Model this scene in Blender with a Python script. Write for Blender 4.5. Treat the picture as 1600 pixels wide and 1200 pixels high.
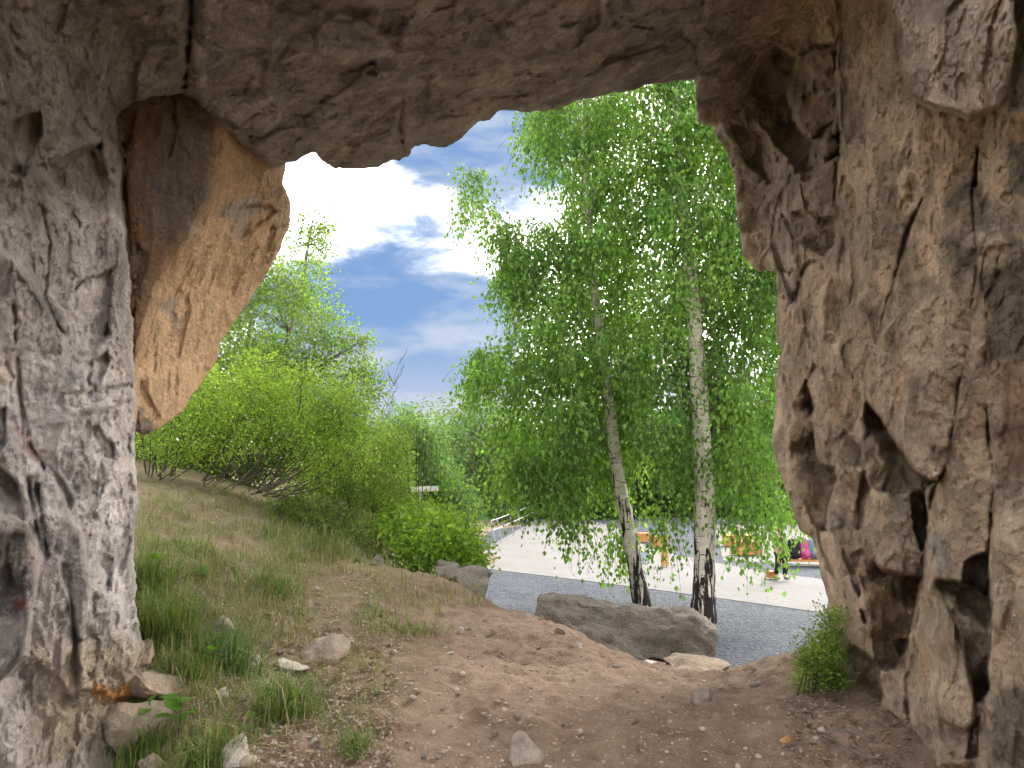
import bpy, bmesh, math, random
import numpy as np
from mathutils import Vector, noise as mnoise
random.seed(7); RNG = np.random.default_rng(7)
for o in list(bpy.data.objects): bpy.data.objects.remove(o)
S = bpy.context.scene
COL = S.collection
# ------------------------------------------------------------------ camera
CAMZ, PITCH, F = 2.4, math.radians(6.53), 1180.0
cam = bpy.data.cameras.new('camera'); cam.sensor_width = 36; cam.lens = 36*F/1600
cam.clip_start = 0.05; cam.clip_end = 2000
co = bpy.data.objects.new('camera', cam); COL.objects.link(co)
co.location = (0, 0, CAMZ); co.rotation_euler = (math.radians(90)+PITCH, 0, 0)
S.camera = co
CP, SP = math.cos(PITCH), math.sin(PITCH)
def ray(u, v):
    s = (np.asarray(u, float)-800)/F; t = (600-np.asarray(v, float))/F
    y = CP-t*SP
    return s/y, (SP+t*CP)/y              # x, z per metre of forward distance
def P(u, v, d):
    a, b = ray(u, v); return np.array([float(a)*d, d, CAMZ+float(b)*d])
def proj(p):
    y, z = p[1], p[2]-CAMZ; dp = y*CP+z*SP; return 800+F*p[0]/dp, 600-F*(-y*SP+z*CP)/dp
def PZ(u, v, z=0.0):
    a, b = ray(u, v); d = (z-CAMZ)/float(b); return np.array([float(a)*d, d, z])
# ------------------------------------------------------------------ world, sun, exposure
SUN_AZ, SUN_EL = math.radians(43), math.radians(34)   # azimuth to the right of the view direction
W = bpy.data.worlds.new('World'); S.world = W; W.use_nodes = True
nt = W.node_tree; nt.nodes.clear()
def N(t, k, **kw):
    n = t.nodes.new(k)
    for a, b in kw.items(): setattr(n, a, b)
    return n
def math_n(t, op, a, b=None, c=None, clamp=False):
    n = N(t, 'ShaderNodeMath', operation=op, use_clamp=clamp)
    for i, x in enumerate((a, b, c)):
        if x is None: continue
        if isinstance(x, (int, float)): n.inputs[i].default_value = x
        else: t.links.new(x, n.inputs[i])
    return n.outputs[0]
def mix_c(t, f, a, b, mode='MIX'):
    n = N(t, 'ShaderNodeMix', data_type='RGBA', blend_type=mode)
    for i, x in ((0, f), (6, a), (7, b)):
        if isinstance(x, (int, float)): n.inputs[i].default_value = x
        elif isinstance(x, tuple): n.inputs[i].default_value = (*x[:3], 1)
        else: t.links.new(x, n.inputs[i])
    return n.outputs[2]
def ramp(t, x, a, b, lo=0.0, hi=1.0, smooth=True):
    n = N(t, 'ShaderNodeMapRange', interpolation_type='SMOOTHSTEP' if smooth else 'LINEAR')
    t.links.new(x, n.inputs[0])
    for i, q in enumerate((a, b, lo, hi)): n.inputs[i+1].default_value = q
    return n.outputs[0]
def noise_n(t, vec, scale, detail=6, rough=0.55, dist=0.0, out=0):
    n = N(t, 'ShaderNodeTexNoise'); t.links.new(vec, n.inputs['Vector'])
    n.inputs['Scale'].default_value = scale; n.inputs['Detail'].default_value = detail
    n.inputs['Roughness'].default_value = rough; n.inputs['Distortion'].default_value = dist
    return n.outputs[out]
def mapping(t, vec, scale=(1,1,1), rot=(0,0,0), loc=(0,0,0)):
    n = N(t, 'ShaderNodeMapping'); t.links.new(vec, n.inputs[0])
    n.inputs['Scale'].default_value = scale; n.inputs['Rotation'].default_value = rot; n.inputs['Location'].default_value = loc
    return n.outputs[0]
sky = N(nt, 'ShaderNodeTexSky', sky_type='NISHITA'); sky.sun_disc = False
sky.sun_elevation = SUN_EL; sky.sun_rotation = SUN_AZ
sky.air_density = 1.0; sky.dust_density = 0.6; sky.ozone_density = 1.5
tc = N(nt, 'ShaderNodeTexCoord'); dirv = tc.outputs['Generated']
cl_vec = mapping(nt, dirv, (1, 1, 2.3))
f1 = noise_n(nt, cl_vec, 2.6, 9, 0.56, 0.25)
f2 = noise_n(nt, mapping(nt, dirv, (1, 1, 3.0), loc=(3.1, 1.7, 0.4)), 5.0, 7, 0.55, 0.3)
def blob(u, v, width):                       # soft bump round a direction of the sky
    a, b = ray(u, v); d = Vector((float(a), 1, float(b))).normalized()
    n = N(nt, 'ShaderNodeVectorMath', operation='DOT_PRODUCT'); nt.links.new(dirv, n.inputs[0]); n.inputs[1].default_value = d
    return ramp(nt, n.outputs['Value'], math.cos(math.radians(width)), 1.0)
bias = math_n(nt, 'MULTIPLY', blob(590, 340, 11), 0.17)
bias = math_n(nt, 'ADD', bias, math_n(nt, 'MULTIPLY', blob(960, 380, 14), 0.16))
bias = math_n(nt, 'ADD', bias, math_n(nt, 'MULTIPLY', blob(830, 650, 7), 0.2))
bias = math_n(nt, 'SUBTRACT', bias, math_n(nt, 'MULTIPLY', blob(620, 560, 12), 0.46))
bias = math_n(nt, 'SUBTRACT', bias, math_n(nt, 'MULTIPLY', blob(765, 235, 9), 0.34))
f3 = noise_n(nt, mapping(nt, dirv, (1, 1, 2.0), loc=(7.3, 2.2, 5.1)), 9.0, 8, 0.6, 0.4)
cm = math_n(nt, 'ADD', math_n(nt, 'ADD', f1, bias), math_n(nt, 'MULTIPLY', math_n(nt, 'SUBTRACT', f3, .5), .45))
white = math_n(nt, 'POWER', ramp(nt, cm, 0.36, 0.86), 1.5)             # bright cloud
grey = ramp(nt, cm, 0.30, 0.60)              # thin cloud round it
wisp = ramp(nt, math_n(nt, 'ADD', f2, math_n(nt, 'MULTIPLY', f3, .3)), 0.56, 0.82)
sepd = N(nt, 'ShaderNodeSeparateXYZ'); nt.links.new(dirv, sepd.inputs[0])
skyc = mix_c(nt, 0.97, sky.outputs[0], (.22, .415, .80))
skyc = mix_c(nt, math_n(nt, 'MULTIPLY', grey, .75), skyc, (.54, .72, 1.06))
skyc = mix_c(nt, math_n(nt, 'MULTIPLY', wisp, .8), skyc, (.9, 1.0, 1.18))
skyc = mix_c(nt, ramp(nt, sepd.outputs[2], .20, .0, 0, .75), skyc, (1.12, 1.08, 1.18))   # pale haze low down
skyc = mix_c(nt, white, skyc, (25.0, 23.6, 22.0))
bg = N(nt, 'ShaderNodeBackground'); bg.inputs['Strength'].default_value = 0.05
wo = N(nt, 'ShaderNodeOutputWorld')
nt.links.new(skyc, bg.inputs[0]); nt.links.new(bg.outputs[0], wo.inputs[0])
sl = bpy.data.lights.new('sun', 'SUN'); sl.energy = 0.5; sl.angle = math.radians(26); sl.color = (1.0, 0.95, 0.88)
so = bpy.data.objects.new('sun', sl); COL.objects.link(so)
sd = Vector((math.sin(SUN_AZ)*math.cos(SUN_EL), math.cos(SUN_AZ)*math.cos(SUN_EL), math.sin(SUN_EL)))
so.rotation_euler = sd.to_track_quat('Z', 'Y').to_euler(); so.location = (0, 0, 30)
S.view_settings.view_transform = 'Standard'; S.view_settings.look = 'None'
S.view_settings.exposure = 3.92; S.view_settings.gamma = 1.0; S.view_settings.use_curve_mapping = False
S.render.engine = 'CYCLES'; S.cycles.use_denoising = True; S.cycles.use_adaptive_sampling = True; S.cycles.adaptive_threshold = 0.03; S.cycles.max_bounces = 8
S.cycles.diffuse_bounces = 5; S.cycles.transmission_bounces = 4; S.cycles.caustics_reflective = False

# ------------------------------------------------------------------ numpy noise
PERM = RNG.permutation(256); PERM = np.concatenate([PERM, PERM, PERM])
G = RNG.normal(size=(256, 3)); G /= np.linalg.norm(G, axis=1)[:, None]
RV = RNG.random((256, 6))
def hsh(i, j, k): return PERM[PERM[PERM[i & 255]+(j & 255)]+(k & 255)]
def perlin(p):
    i = np.floor(p).astype(int); f = p-i; w = f*f*f*(f*(f*6-15)+10); r = 0
    for a in (0, 1):
        for b in (0, 1):
            for c in (0, 1):
                g = G[hsh(i[:, 0]+a, i[:, 1]+b, i[:, 2]+c)]
                d = (g*(f-np.array([a, b, c]))).sum(1)
                r = r+d*(w[:, 0] if a else 1-w[:, 0])*(w[:, 1] if b else 1-w[:, 1])*(w[:, 2] if c else 1-w[:, 2])
    return r*1.5
def fbm(p, freq, octv=5, gain=0.5, off=0.0, ridged=False):
    r = 0; a = 1.0; q = p*freq+off
    for _ in range(octv):
        n = perlin(q); r = r+a*((0.5-np.abs(n)) if ridged else n); a *= gain; q = q*2.03+17.3
    return r
G32 = G.astype(np.float32); RV32 = RV.astype(np.float32)
def facets(p, freq, off=0.0, k=16.0):        # broken-rock noise: each cell is a tilted plane, blended over a narrow seam
    q = p*freq+off; i0 = np.floor(q).astype(np.int64); fr = (q-i0).astype(np.float32); n = len(q)
    num = np.zeros(n, np.float32); den = np.full(n, 1e-12, np.float32)
    for a in (-1, 0, 1):
        ha = PERM[(i0[:, 0]+a) & 255]
        for b in (-1, 0, 1):
            hb = PERM[ha+((i0[:, 1]+b) & 255)]
            for c in (-1, 0, 1):
                h = PERM[hb+((i0[:, 2]+c) & 255)]; rv = RV32[h]; g = G32[h]
                x = fr[:, 0]-(a+rv[:, 0]); y = fr[:, 1]-(b+rv[:, 1]); z = fr[:, 2]-(c+rv[:, 2])
                w = np.exp(-k*np.minimum(x*x+y*y+z*z, 80/k))
                num += w*((x*g[:, 0]+y*g[:, 1]+z*g[:, 2])*1.1+(rv[:, 3]-.5)*.8); den += w
    return (num/den).astype(float)
def sstep(x, a, b):
    t = np.clip((x-a)/(b-a), 0, 1); return t*t*(3-2*t)

# ------------------------------------------------------------------ mesh helpers
def mesh_obj(name, V, Fc, mat=None, parent=None, col=None, smooth=True, extra=None):
    me = bpy.data.meshes.new(name)
    V = np.asarray(V, np.float32)
    if isinstance(Fc, np.ndarray):
        n, k = Fc.shape
        me.vertices.add(len(V)); me.vertices.foreach_set('co', V.ravel())
        me.loops.add(n*k); me.loops.foreach_set('vertex_index', Fc.astype(np.int32).ravel())
        me.polygons.add(n); me.polygons.foreach_set('loop_start', np.arange(0, n*k, k, dtype=np.int32))
        me.update(calc_edges=True)
    else:
        me.from_pydata([tuple(x) for x in V.tolist()], [], Fc)
    me.validate()
    if smooth and len(me.polygons): me.polygons.foreach_set('use_smooth', np.ones(len(me.polygons), bool))
    if col is not None:
        a = me.color_attributes.new('Col', 'FLOAT_COLOR', 'POINT')
        c = np.ones((len(V), 4), np.float32); c[:, :3] = col; a.data.foreach_set('color', c.ravel())
    if mat: me.materials.append(mat)
    me.update()
    o = bpy.data.objects.new(name, me); COL.objects.link(o)
    if parent: o.parent = parent
    return o
def tag(o, label=None, cat=None, group=None, kind=None):
    if label: o['label'] = label
    if cat: o['category'] = cat
    if group: o['group'] = group
    if kind: o['kind'] = kind
    return o
def empty(name, loc, label=None, cat=None, group=None, rz=0):
    o = bpy.data.objects.new(name, None); COL.objects.link(o); o.location = loc; o.rotation_euler = (0, 0, rz)
    o.empty_display_size = 0.2
    return tag(o, label, cat, group)
class Tubes:
    def __init__(s): s.v = []; s.f = []; s.n = 0
    def add(s, path, rad, sides=5):
        path = np.asarray(path, float); k = len(path); rad = np.broadcast_to(np.asarray(rad, float), (k,))
        t = np.gradient(path, axis=0); t /= np.linalg.norm(t, axis=1)[:, None]+1e-9
        up = np.array([0.3, 0.2, 1.0]) if abs(t[0, 2]) < .8 else np.array([1.0, 0.2, 0.1])
        a = np.cross(t, up); a /= np.linalg.norm(a, axis=1)[:, None]+1e-9; b = np.cross(t, a)
        th = np.arange(sides)*2*math.pi/sides
        v = path[:, None]+rad[:, None, None]*(np.cos(th)[None, :, None]*a[:, None]+np.sin(th)[None, :, None]*b[:, None])
        s.v.append(v.reshape(-1, 3))
        i = np.arange(k-1)[:, None]*sides; j = np.arange(sides)[None]; j2 = (j+1) % sides
        s.f.append(np.stack([i+j, i+j2, i+sides+j2, i+sides+j], -1).reshape(-1, 4)+s.n); s.n += k*sides
    def add_many(s, paths, rad, sides=3):
        paths = np.asarray(paths, float); n, k, _ = paths.shape; rad = np.broadcast_to(np.asarray(rad, float), (k,))
        t = unit(np.gradient(paths, axis=1)); a = unit(np.cross(t, np.array([.3, .9, .25]))); b = np.cross(t, a); th = np.arange(sides)*2*math.pi/sides
        v = paths[:, :, None]+rad[None, :, None, None]*(np.cos(th)[None, None, :, None]*a[:, :, None]+np.sin(th)[None, None, :, None]*b[:, :, None])
        s.v.append(v.reshape(-1, 3)); i = np.arange(n)[:, None, None]*k*sides+np.arange(k-1)[None, :, None]*sides; j = np.arange(sides)[None, None]; j2 = (j+1) % sides
        s.f.append(np.stack([i+j, i+j2, i+sides+j2, i+sides+j], -1).reshape(-1, 4)+s.n); s.n += n*k*sides
    def build(s, name, mat, parent=None, origin=None):
        V = np.concatenate(s.v); 
        if origin is not None: V = V-np.asarray(origin)
        return mesh_obj(name, V, np.concatenate(s.f), mat, parent)
def unit(a): return a/(np.linalg.norm(a, axis=-1, keepdims=True)+1e-9)
def leaves(name, pos, axis, size, mat, parent, col, origin, aspect=0.72, fold=0.25, flat=None):
    n = len(pos); axis = unit(axis)
    r = RNG.normal(size=(n, 3))
    if flat is not None: r = r*(1-flat)+np.array([0, 0, 1.6])*flat
    side = unit(np.cross(axis, r)); nr = np.cross(side, axis)
    s = np.asarray(size)[:, None]; w = s*aspect*0.5
    base = pos; tip = pos+axis*s-nr*s*0.12
    l = pos+axis*s*0.42+side*w+nr*w*fold; rr = pos+axis*s*0.42-side*w+nr*w*fold
    V = np.stack([base, l, tip, rr], 1).reshape(-1, 3)-np.asarray(origin)
    i = np.arange(n)[:, None]*4
    Fc = np.concatenate([i+np.array([[0, 2, 1]]), i+np.array([[0, 3, 2]])])
    return mesh_obj(name, V, Fc, mat, parent, col=np.repeat(col, 4, 0), smooth=False)

# ------------------------------------------------------------------ materials
def new_mat(name):
    m = bpy.data.materials.new(name); m.use_nodes = True; t = m.node_tree
    b = t.nodes['Principled BSDF']; b.inputs['Roughness'].default_value = 0.9
    b.inputs['Specular IOR Level'].default_value = 0.25
    return m, t, b
def bump(t, b, h, strength, dist, prev=None):
    n = N(t, 'ShaderNodeBump'); n.inputs['Strength'].default_value = strength; n.inputs['Distance'].default_value = dist
    t.links.new(h, n.inputs['Height'])
    if prev is not None: t.links.new(prev, n.inputs['Normal'])
    if b is not None: t.links.new(n.outputs[0], b.inputs['Normal'])
    return n.outputs[0]
def geo_pos(t): return N(t, 'ShaderNodeNewGeometry').outputs['Position']
def attr(t, name='Col'):
    n = N(t, 'ShaderNodeAttribute'); n.attribute_name = name; return n.outputs['Color']
def rock_mat(name, use_attr=True, base=(0.3, 0.25, 0.21), stretch=(1, 1, 1), bs=1.0):
    m, t, b = new_mat(name); p = geo_pos(t) if use_attr else N(t, 'ShaderNodeTexCoord').outputs['Object']
    c = attr(t) if use_attr else None
    pm = mapping(t, p, stretch)
    n1 = noise_n(t, pm, 1.7, 8, 0.62, 0.1); n2 = noise_n(t, pm, 9, 9, 0.72); n3 = noise_n(t, pm, 42, 6, 0.72)
    v = math_n(t, 'ADD', math_n(t, 'MULTIPLY', ramp(t, n1, .3, .72), 0.45), math_n(t, 'MULTIPLY', ramp(t, n2, .28, .74), 0.6))
    v = math_n(t, 'ADD', v, math_n(t, 'MULTIPLY', ramp(t, n3, .3, .72), 0.5))
    v = math_n(t, 'ADD', math_n(t, 'MULTIPLY', v, 0.62), 0.52)
    vc = N(t, 'ShaderNodeCombineColor'); [t.links.new(v, vc.inputs[i]) for i in range(3)]
    cc = mix_c(t, 1.0, c if use_attr else base, vc.outputs[0], 'MULTIPLY')
    # ochre staining and grey lichen bloom, patchy
    n4 = noise_n(t, mapping(t, p, (1, 1, .7), loc=(5, 2, 1)), 2.3, 6, .6, .6); n5 = noise_n(t, mapping(t, p, (1, 1, .6), loc=(1, 8, 3)), 4.5, 7, .65, .5)
    cc = mix_c(t, ramp(t, n4, .54, .74, 0, .45), cc, mix_c(t, 1.0, cc, (1.12, .86, .64), 'MULTIPLY'))
    cc = mix_c(t, ramp(t, n5, .55, .70, 0, .40), cc, mix_c(t, 1.0, cc, (1.32, 1.32, 1.36), 'MULTIPLY'))
    n6 = noise_n(t, mapping(t, p, (1, 1, .8), loc=(9, 4, 7)), 6.5, 6, .7, .6)
    cc = mix_c(t, ramp(t, n6, .60, .74, 0, .42), cc, mix_c(t, 1.0, cc, (.52, .50, .52), 'MULTIPLY'))
    t.links.new(cc, b.inputs['Base Color'])
    g1 = noise_n(t, pm, 6.5, 13, .74); g2 = N(t, 'ShaderNodeTexNoise', noise_type='RIDGED_MULTIFRACTAL'); t.links.new(mapping(t, p, (1, 1, .7)), g2.inputs['Vector'])
    g2.inputs['Scale'].default_value = 5.0; g2.inputs['Detail'].default_value = 8; g2.inputs['Roughness'].default_value = .55
    h = math_n(t, 'ADD', math_n(t, 'MULTIPLY', g1, 1.3), math_n(t, 'MULTIPLY', g2.outputs[0], -.07))
    h = math_n(t, 'ADD', h, math_n(t, 'MULTIPLY', n3, .35))
    bump(t, b, h, 1.0, 0.115*bs); b.inputs['Roughness'].default_value = .95; b.inputs['Specular IOR Level'].default_value = .15
    return m
M = {}
M['cave'] = rock_mat('cave_limestone')
M['stone'] = rock_mat('loose_stone', False, (0.44, 0.37, 0.30), bs=.5)
M['boulder'] = rock_mat('boulder_stone', False, (0.29, 0.25, 0.205), bs=.9)
M['ledge'] = rock_mat('ledge_stone', False, (0.50, 0.40, 0.31), bs=.9)
M['pale'] = rock_mat('pale_chip', False, (0.60, 0.54, 0.46), bs=.3)
M['orange'] = rock_mat('ochre_stone', False, (0.55, 0.32, 0.15), bs=.3)
def leaf_mat(name, tint=(1, 1, 1), trans=0.45):
    m, t, b = new_mat(name); c = mix_c(t, 1.0, attr(t), tint, 'MULTIPLY')
    t.links.new(c, b.inputs['Base Color']); b.inputs['Roughness'].default_value = .5; b.inputs['Specular IOR Level'].default_value = .3
    tr = N(t, 'ShaderNodeBsdfTranslucent'); t.links.new(mix_c(t, 1.0, c, (1.35, 1.35, .6), 'MULTIPLY'), tr.inputs[0])
    mx = N(t, 'ShaderNodeMixShader'); mx.inputs[0].default_value = trans
    t.links.new(b.outputs[0], mx.inputs[1]); t.links.new(tr.outputs[0], mx.inputs[2])
    t.links.new(mx.outputs[0], t.nodes['Material Output'].inputs[0]); return m
M['leaf'] = leaf_mat('leaf', trans=.52); M['grass'] = leaf_mat('grass_blade', trans=.3)
def bark(name, col, col2, sc=20):
    m, t, b = new_mat(name); p = N(t, 'ShaderNodeTexCoord').outputs['Object']
    n = noise_n(t, mapping(t, p, (1, 1, .25)), sc, 5, .6)
    t.links.new(mix_c(t, ramp(t, n, .35, .65), col, col2), b.inputs['Base Color']); bump(t, b, n, .5, .01); return m
M['twig'] = bark('dark_twig', (.035, .028, .022), (.09, .075, .06))
M['greytwig'] = bark('grey_twig', (.12, .10, .085), (.22, .19, .165))
def birch_bark():
    m, t, b = new_mat('birch_bark'); p = N(t, 'ShaderNodeTexCoord').outputs['Object']
    n1 = noise_n(t, mapping(t, p, (1, 1, 1)), 6, 5, .6)
    base = mix_c(t, ramp(t, n1, .3, .7), (.50, .43, .34), (.72, .67, .58))
    z = N(t, 'ShaderNodeSeparateXYZ'); t.links.new(p, z.inputs[0])
    # short dark dashes round the stem
    d1 = noise_n(t, mapping(t, p, (1.6, 1.6, 7)), 4.5, 3, .6, .3)
    base = mix_c(t, ramp(t, d1, .585, .64), base, (.045, .036, .03))
    # black vertical fissures, wide near the root, thin above
    f = noise_n(t, mapping(t, p, (3.2, 3.2, .55)), 4.2, 6, .65, .5)
    lim = ramp(t, z.outputs[2], 0.0, 3.0, .16, -.075, False)
    fis = ramp(t, math_n(t, 'ADD', f, lim), .575, .625)
    base = mix_c(t, fis, base, (.022, .016, .014))
    t.links.new(base, b.inputs['Base Color']); b.inputs['Roughness'].default_value = .75
    bump(t, b, math_n(t, 'SUBTRACT', n1, math_n(t, 'MULTIPLY', fis, 1.2)), .8, .02); return m
M['birch'] = birch_bark()
def plain(name, col, rough=.6, metal=0, var=.15, sc=12):
    m, t, b = new_mat(name); p = N(t, 'ShaderNodeTexCoord').outputs['Object']
    n = noise_n(t, p, sc, 4, .6); lo = tuple(x*(1-var) for x in col); hi = tuple(min(1, x*(1+var)) for x in col)
    t.links.new(mix_c(t, n, lo, hi), b.inputs['Base Color']); b.inputs['Roughness'].default_value = rough; b.inputs['Metallic'].default_value = metal
    bump(t, b, n, .15, .005); return m
def ground_mat():
    m, t, b = new_mat('trodden_earth'); p = geo_pos(t)
    n1 = noise_n(t, p, .9, 6, .6, .5); n2 = noise_n(t, p, 7, 7, .65, .2); n3 = noise_n(t, p, 45, 5, .7)
    c = mix_c(t, ramp(t, n1, .35, .65), (.215, .152, .108), (.33, .245, .18))
    c = mix_c(t, ramp(t, n2, .35, .70), mix_c(t, 1.0, c, (.68, .64, .62), 'MULTIPLY'), c)
    c = mix_c(t, ramp(t, n3, .56, .72, 0, .55), c, (.38, .31, .26))
    vo = N(t, 'ShaderNodeTexVoronoi', feature='F1'); t.links.new(p, vo.inputs['Vector']); vo.inputs['Scale'].default_value = 34; vo.inputs['Randomness'].default_value = 1
    chip = math_n(t, 'MULTIPLY', ramp(t, vo.outputs['Distance'], .30, .20), ramp(t, N_color(t, vo), .80, .84))
    c = mix_c(t, math_n(t, 'MULTIPLY', chip, .7), c, (.42, .34, .27))
    g = N(t, 'ShaderNodeAttribute'); g.attribute_name = 'Col'
    gm = math_n(t, 'MULTIPLY', g.outputs['Fac'], ramp(t, noise_n(t, p, 3.1, 6, .7), .36, .60))
    c = mix_c(t, math_n(t, 'MULTIPLY', gm, .85), c, mix_c(t, n3, (.10, .10, .035), (.22, .19, .09)))
    t.links.new(c, b.inputs['Base Color'])
    h = math_n(t, 'ADD', math_n(t, 'MULTIPLY', n2, 1.2), math_n(t, 'MULTIPLY', n3, .45)); h = math_n(t, 'ADD', h, math_n(t, 'MULTIPLY', chip, .35))
    bump(t, b, h, .9, .035); b.inputs['Roughness'].default_value = 1; return m
def N_color(t, vo):
    s = N(t, 'ShaderNodeSeparateColor'); t.links.new(vo.outputs['Color'], s.inputs[0]); return s.outputs[0]
M['ground'] = ground_mat()
def gravel_mat():
    m, t, b = new_mat('blue_grey_gravel'); p = geo_pos(t)
    vo = N(t, 'ShaderNodeTexVoronoi', feature='F1'); t.links.new(p, vo.inputs['Vector']); vo.inputs['Scale'].default_value = 24
    n = noise_n(t, p, 1.1, 6, .6); n2 = noise_n(t, p, 14, 5, .75)
    c = mix_c(t, N_color(t, vo), (.036, .043, .055), (.135, .15, .178))
    c = mix_c(t, ramp(t, n2, .38, .62), mix_c(t, 1.0, c, (.62, .63, .66), 'MULTIPLY'), c)
    c = mix_c(t, ramp(t, n, .4, .7, 0, .35), c, (.15, .157, .17))
    t.links.new(c, b.inputs['Base Color']); h = math_n(t, 'SUBTRACT', math_n(t, 'MULTIPLY', n2, 1.0), vo.outputs['Distance'])
    bump(t, b, h, 1.0, .03); b.inputs['Roughness'].default_value = .85; return m
def paving_mat():
    m, t, b = new_mat('pale_paving'); p = geo_pos(t)
    br = N(t, 'ShaderNodeTexBrick'); t.links.new(mapping(t, p, rot=(0, 0, .76)), br.inputs['Vector'])
    br.inputs['Scale'].default_value = 1; br.inputs['Brick Width'].default_value = .4; br.inputs['Row Height'].default_value = .2; br.inputs['Mortar Size'].default_value = .007
    br.inputs['Color1'].default_value = (.215, .207, .2, 1); br.inputs['Color2'].default_value = (.215, .205, .195, 1); br.inputs['Mortar'].default_value = (.15, .145, .14, 1)
    n = noise_n(t, p, .8, 7, .65); c = mix_c(t, ramp(t, n, .3, .7, 0, .5), br.outputs[0], mix_c(t, 1.0, br.outputs[0], (.78, .75, .71), 'MULTIPLY'))
    t.links.new(c, b.inputs['Base Color']); bump(t, b, br.outputs['Fac'], -.4, .004); return m
M['gravel'] = gravel_mat(); M['paving'] = paving_mat()

# ------------------------------------------------------------------ terrain: trodden mound in the cave mouth and the left bank
ctl = []
def gpt(u, v, d): ctl.append(P(u, v, d))
for q in [(800,1200,4.15),(500,1200,4.05),(1100,1200,4.2),(1300,1190,4.3),(640,1100,4.8),(950,1100,5.0),(1180,1090,5.3),(1300,1130,4.7),
          (1200,1038,6.2),(1260,1010,6.3),(1100,1052,6.3),(1000,1032,7.1),(930,1003,7.5),(870,978,7.9),(780,950,8.2),(740,925,8.8),(690,905,9.0),
          (640,945,7.4),(720,985,6.9),(600,890,9.0),(550,862,9.9),(500,880,8.6),(430,795,10.6),(330,775,10.0),(230,765,9.0),(330,850,8.0),
          (215,880,6.2),(240,960,5.5),(250,1060,4.75),(310,1165,4.25),(180,1215,4.35),(400,1010,5.7),(520,1010,5.95),(450,1100,4.95),(420,920,6.9),(350,930,6.4),(560,1090,4.9)]: gpt(*q)
for x, y, z in [(-2.5,3,.2),(2.5,3,.78),(0,2,.74),(-2.5,0,.5),(2.5,0,.8),(0,-3,.75),(-5,-3,.9),(5,-3,.8),(5,4,.5),(3.2,5.5,.78),
                (1.2,8.4,.02),(2.4,8.0,-.1),(2.6,7.2,.05),(3.4,7.4,.2),(4,9,-.12),(0.6,9.3,-.1),(0.2,10.3,-.12),(-.2,11.5,-.12),(2,11,-.12),(5,12,-.12),(9,9,-.12),(9,14,-.12),
                (-.5,14,-.12),(-.7,18,-.12),(-1.0,24,-.12),(3,18,-.12),(6,24,-.12),(12,24,-.12),(12,4,-.1),(0,30,-.12),(12,33,-.12),
                (-1.6,12.5,.55),(-2.4,13,1.2),(-3.6,13,1.9),(-6,13,2.5),(-10,13,2.9),(-10,8,2.9),(-6,9,2.35),(-5,6,1.9),(-10,3,2.4),(-2.2,18,.4),(-4,19,1.6),(-8,20,2.5),(-3,26,.4),(-8,28,2.0),(-14,20,3),(-14,10,3.2),(-14,33,2.5),(-5,33,.6)]: ctl.append(np.array([x, y, z]))
ctl = np.array(ctl)
def phi(r): return np.sqrt(r*r+.35**2)
A = phi(np.linalg.norm(ctl[:, None, :2]-ctl[None, :, :2], axis=2)); n_ = len(ctl)
A[np.arange(n_), np.arange(n_)] -= .04
B = np.zeros((n_+3, n_+3)); B[:n_, :n_] = A; B[:n_, n_] = 1; B[:n_, n_+1:] = ctl[:, :2]; B[n_, :n_] = 1; B[n_+1:, :n_] = ctl[:, :2].T
WT = np.linalg.solve(B, np.concatenate([ctl[:, 2], np.zeros(3)]))
def terr(x, y):
    x = np.atleast_1d(np.asarray(x, float)); y = np.atleast_1d(np.asarray(y, float)); out = np.empty(len(x))
    for i in range(0, len(x), 20000):
        a, b = x[i:i+20000], y[i:i+20000]
        out[i:i+20000] = phi(np.hypot(a[:, None]-ctl[None, :, 0], b[:, None]-ctl[None, :, 1]))@WT[:n_]+WT[n_]+WT[n_+1]*a+WT[n_+2]*b
    p = np.stack([x, y, np.zeros(len(x))], 1); w = sstep(out, -.05, .25)
    out = out+w*(fbm(p, .9, 3)*.05+fbm(p, 4.2, 4, .55)*.028)
    return np.clip(out, -.15, None)
def line_sp(segs): return np.concatenate([np.linspace(a, b, n, endpoint=False) for a, b, n in segs])
gx = np.append(line_sp([(-40, -14, 14), (-14, -4.5, 60), (-4.5, 3.8, 280), (3.8, 14, 50), (14, 60, 16)]), 60)
gy = np.append(line_sp([(-10, 2.5, 20), (2.5, 10.5, 270), (10.5, 33, 90), (33, 60, 12)]), 60)
X, Y = np.meshgrid(gx, gy); xx, yy = X.ravel(), Y.ravel()
zz = terr(np.clip(xx, -14, 12), np.clip(yy, -3, 33))
def grid_faces(nx, ny):
    i = np.arange(ny-1)[:, None]*nx+np.arange(nx-1)[None]
    return np.stack([i, i+1, i+nx+1, i+nx], -1).reshape(-1, 4)
pp = np.stack([xx, yy, zz], 1)
near = (yy > 2.4) & (yy < 11) & (np.abs(xx) < 5)
pz = pp.copy(); pz[:, 2] = 0
rough = np.zeros(len(xx)); rough[near] = fbm(pz[near], 9, 4, .65)*.018+np.clip(facets(pz[near], 6.0, 0, 50), -.3, .6)*.016+np.clip(facets(pz[near], 17.0, 3., 40), 0, .8)*.010
pp[:, 2] += rough*sstep(zz, 0, .3)
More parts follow.
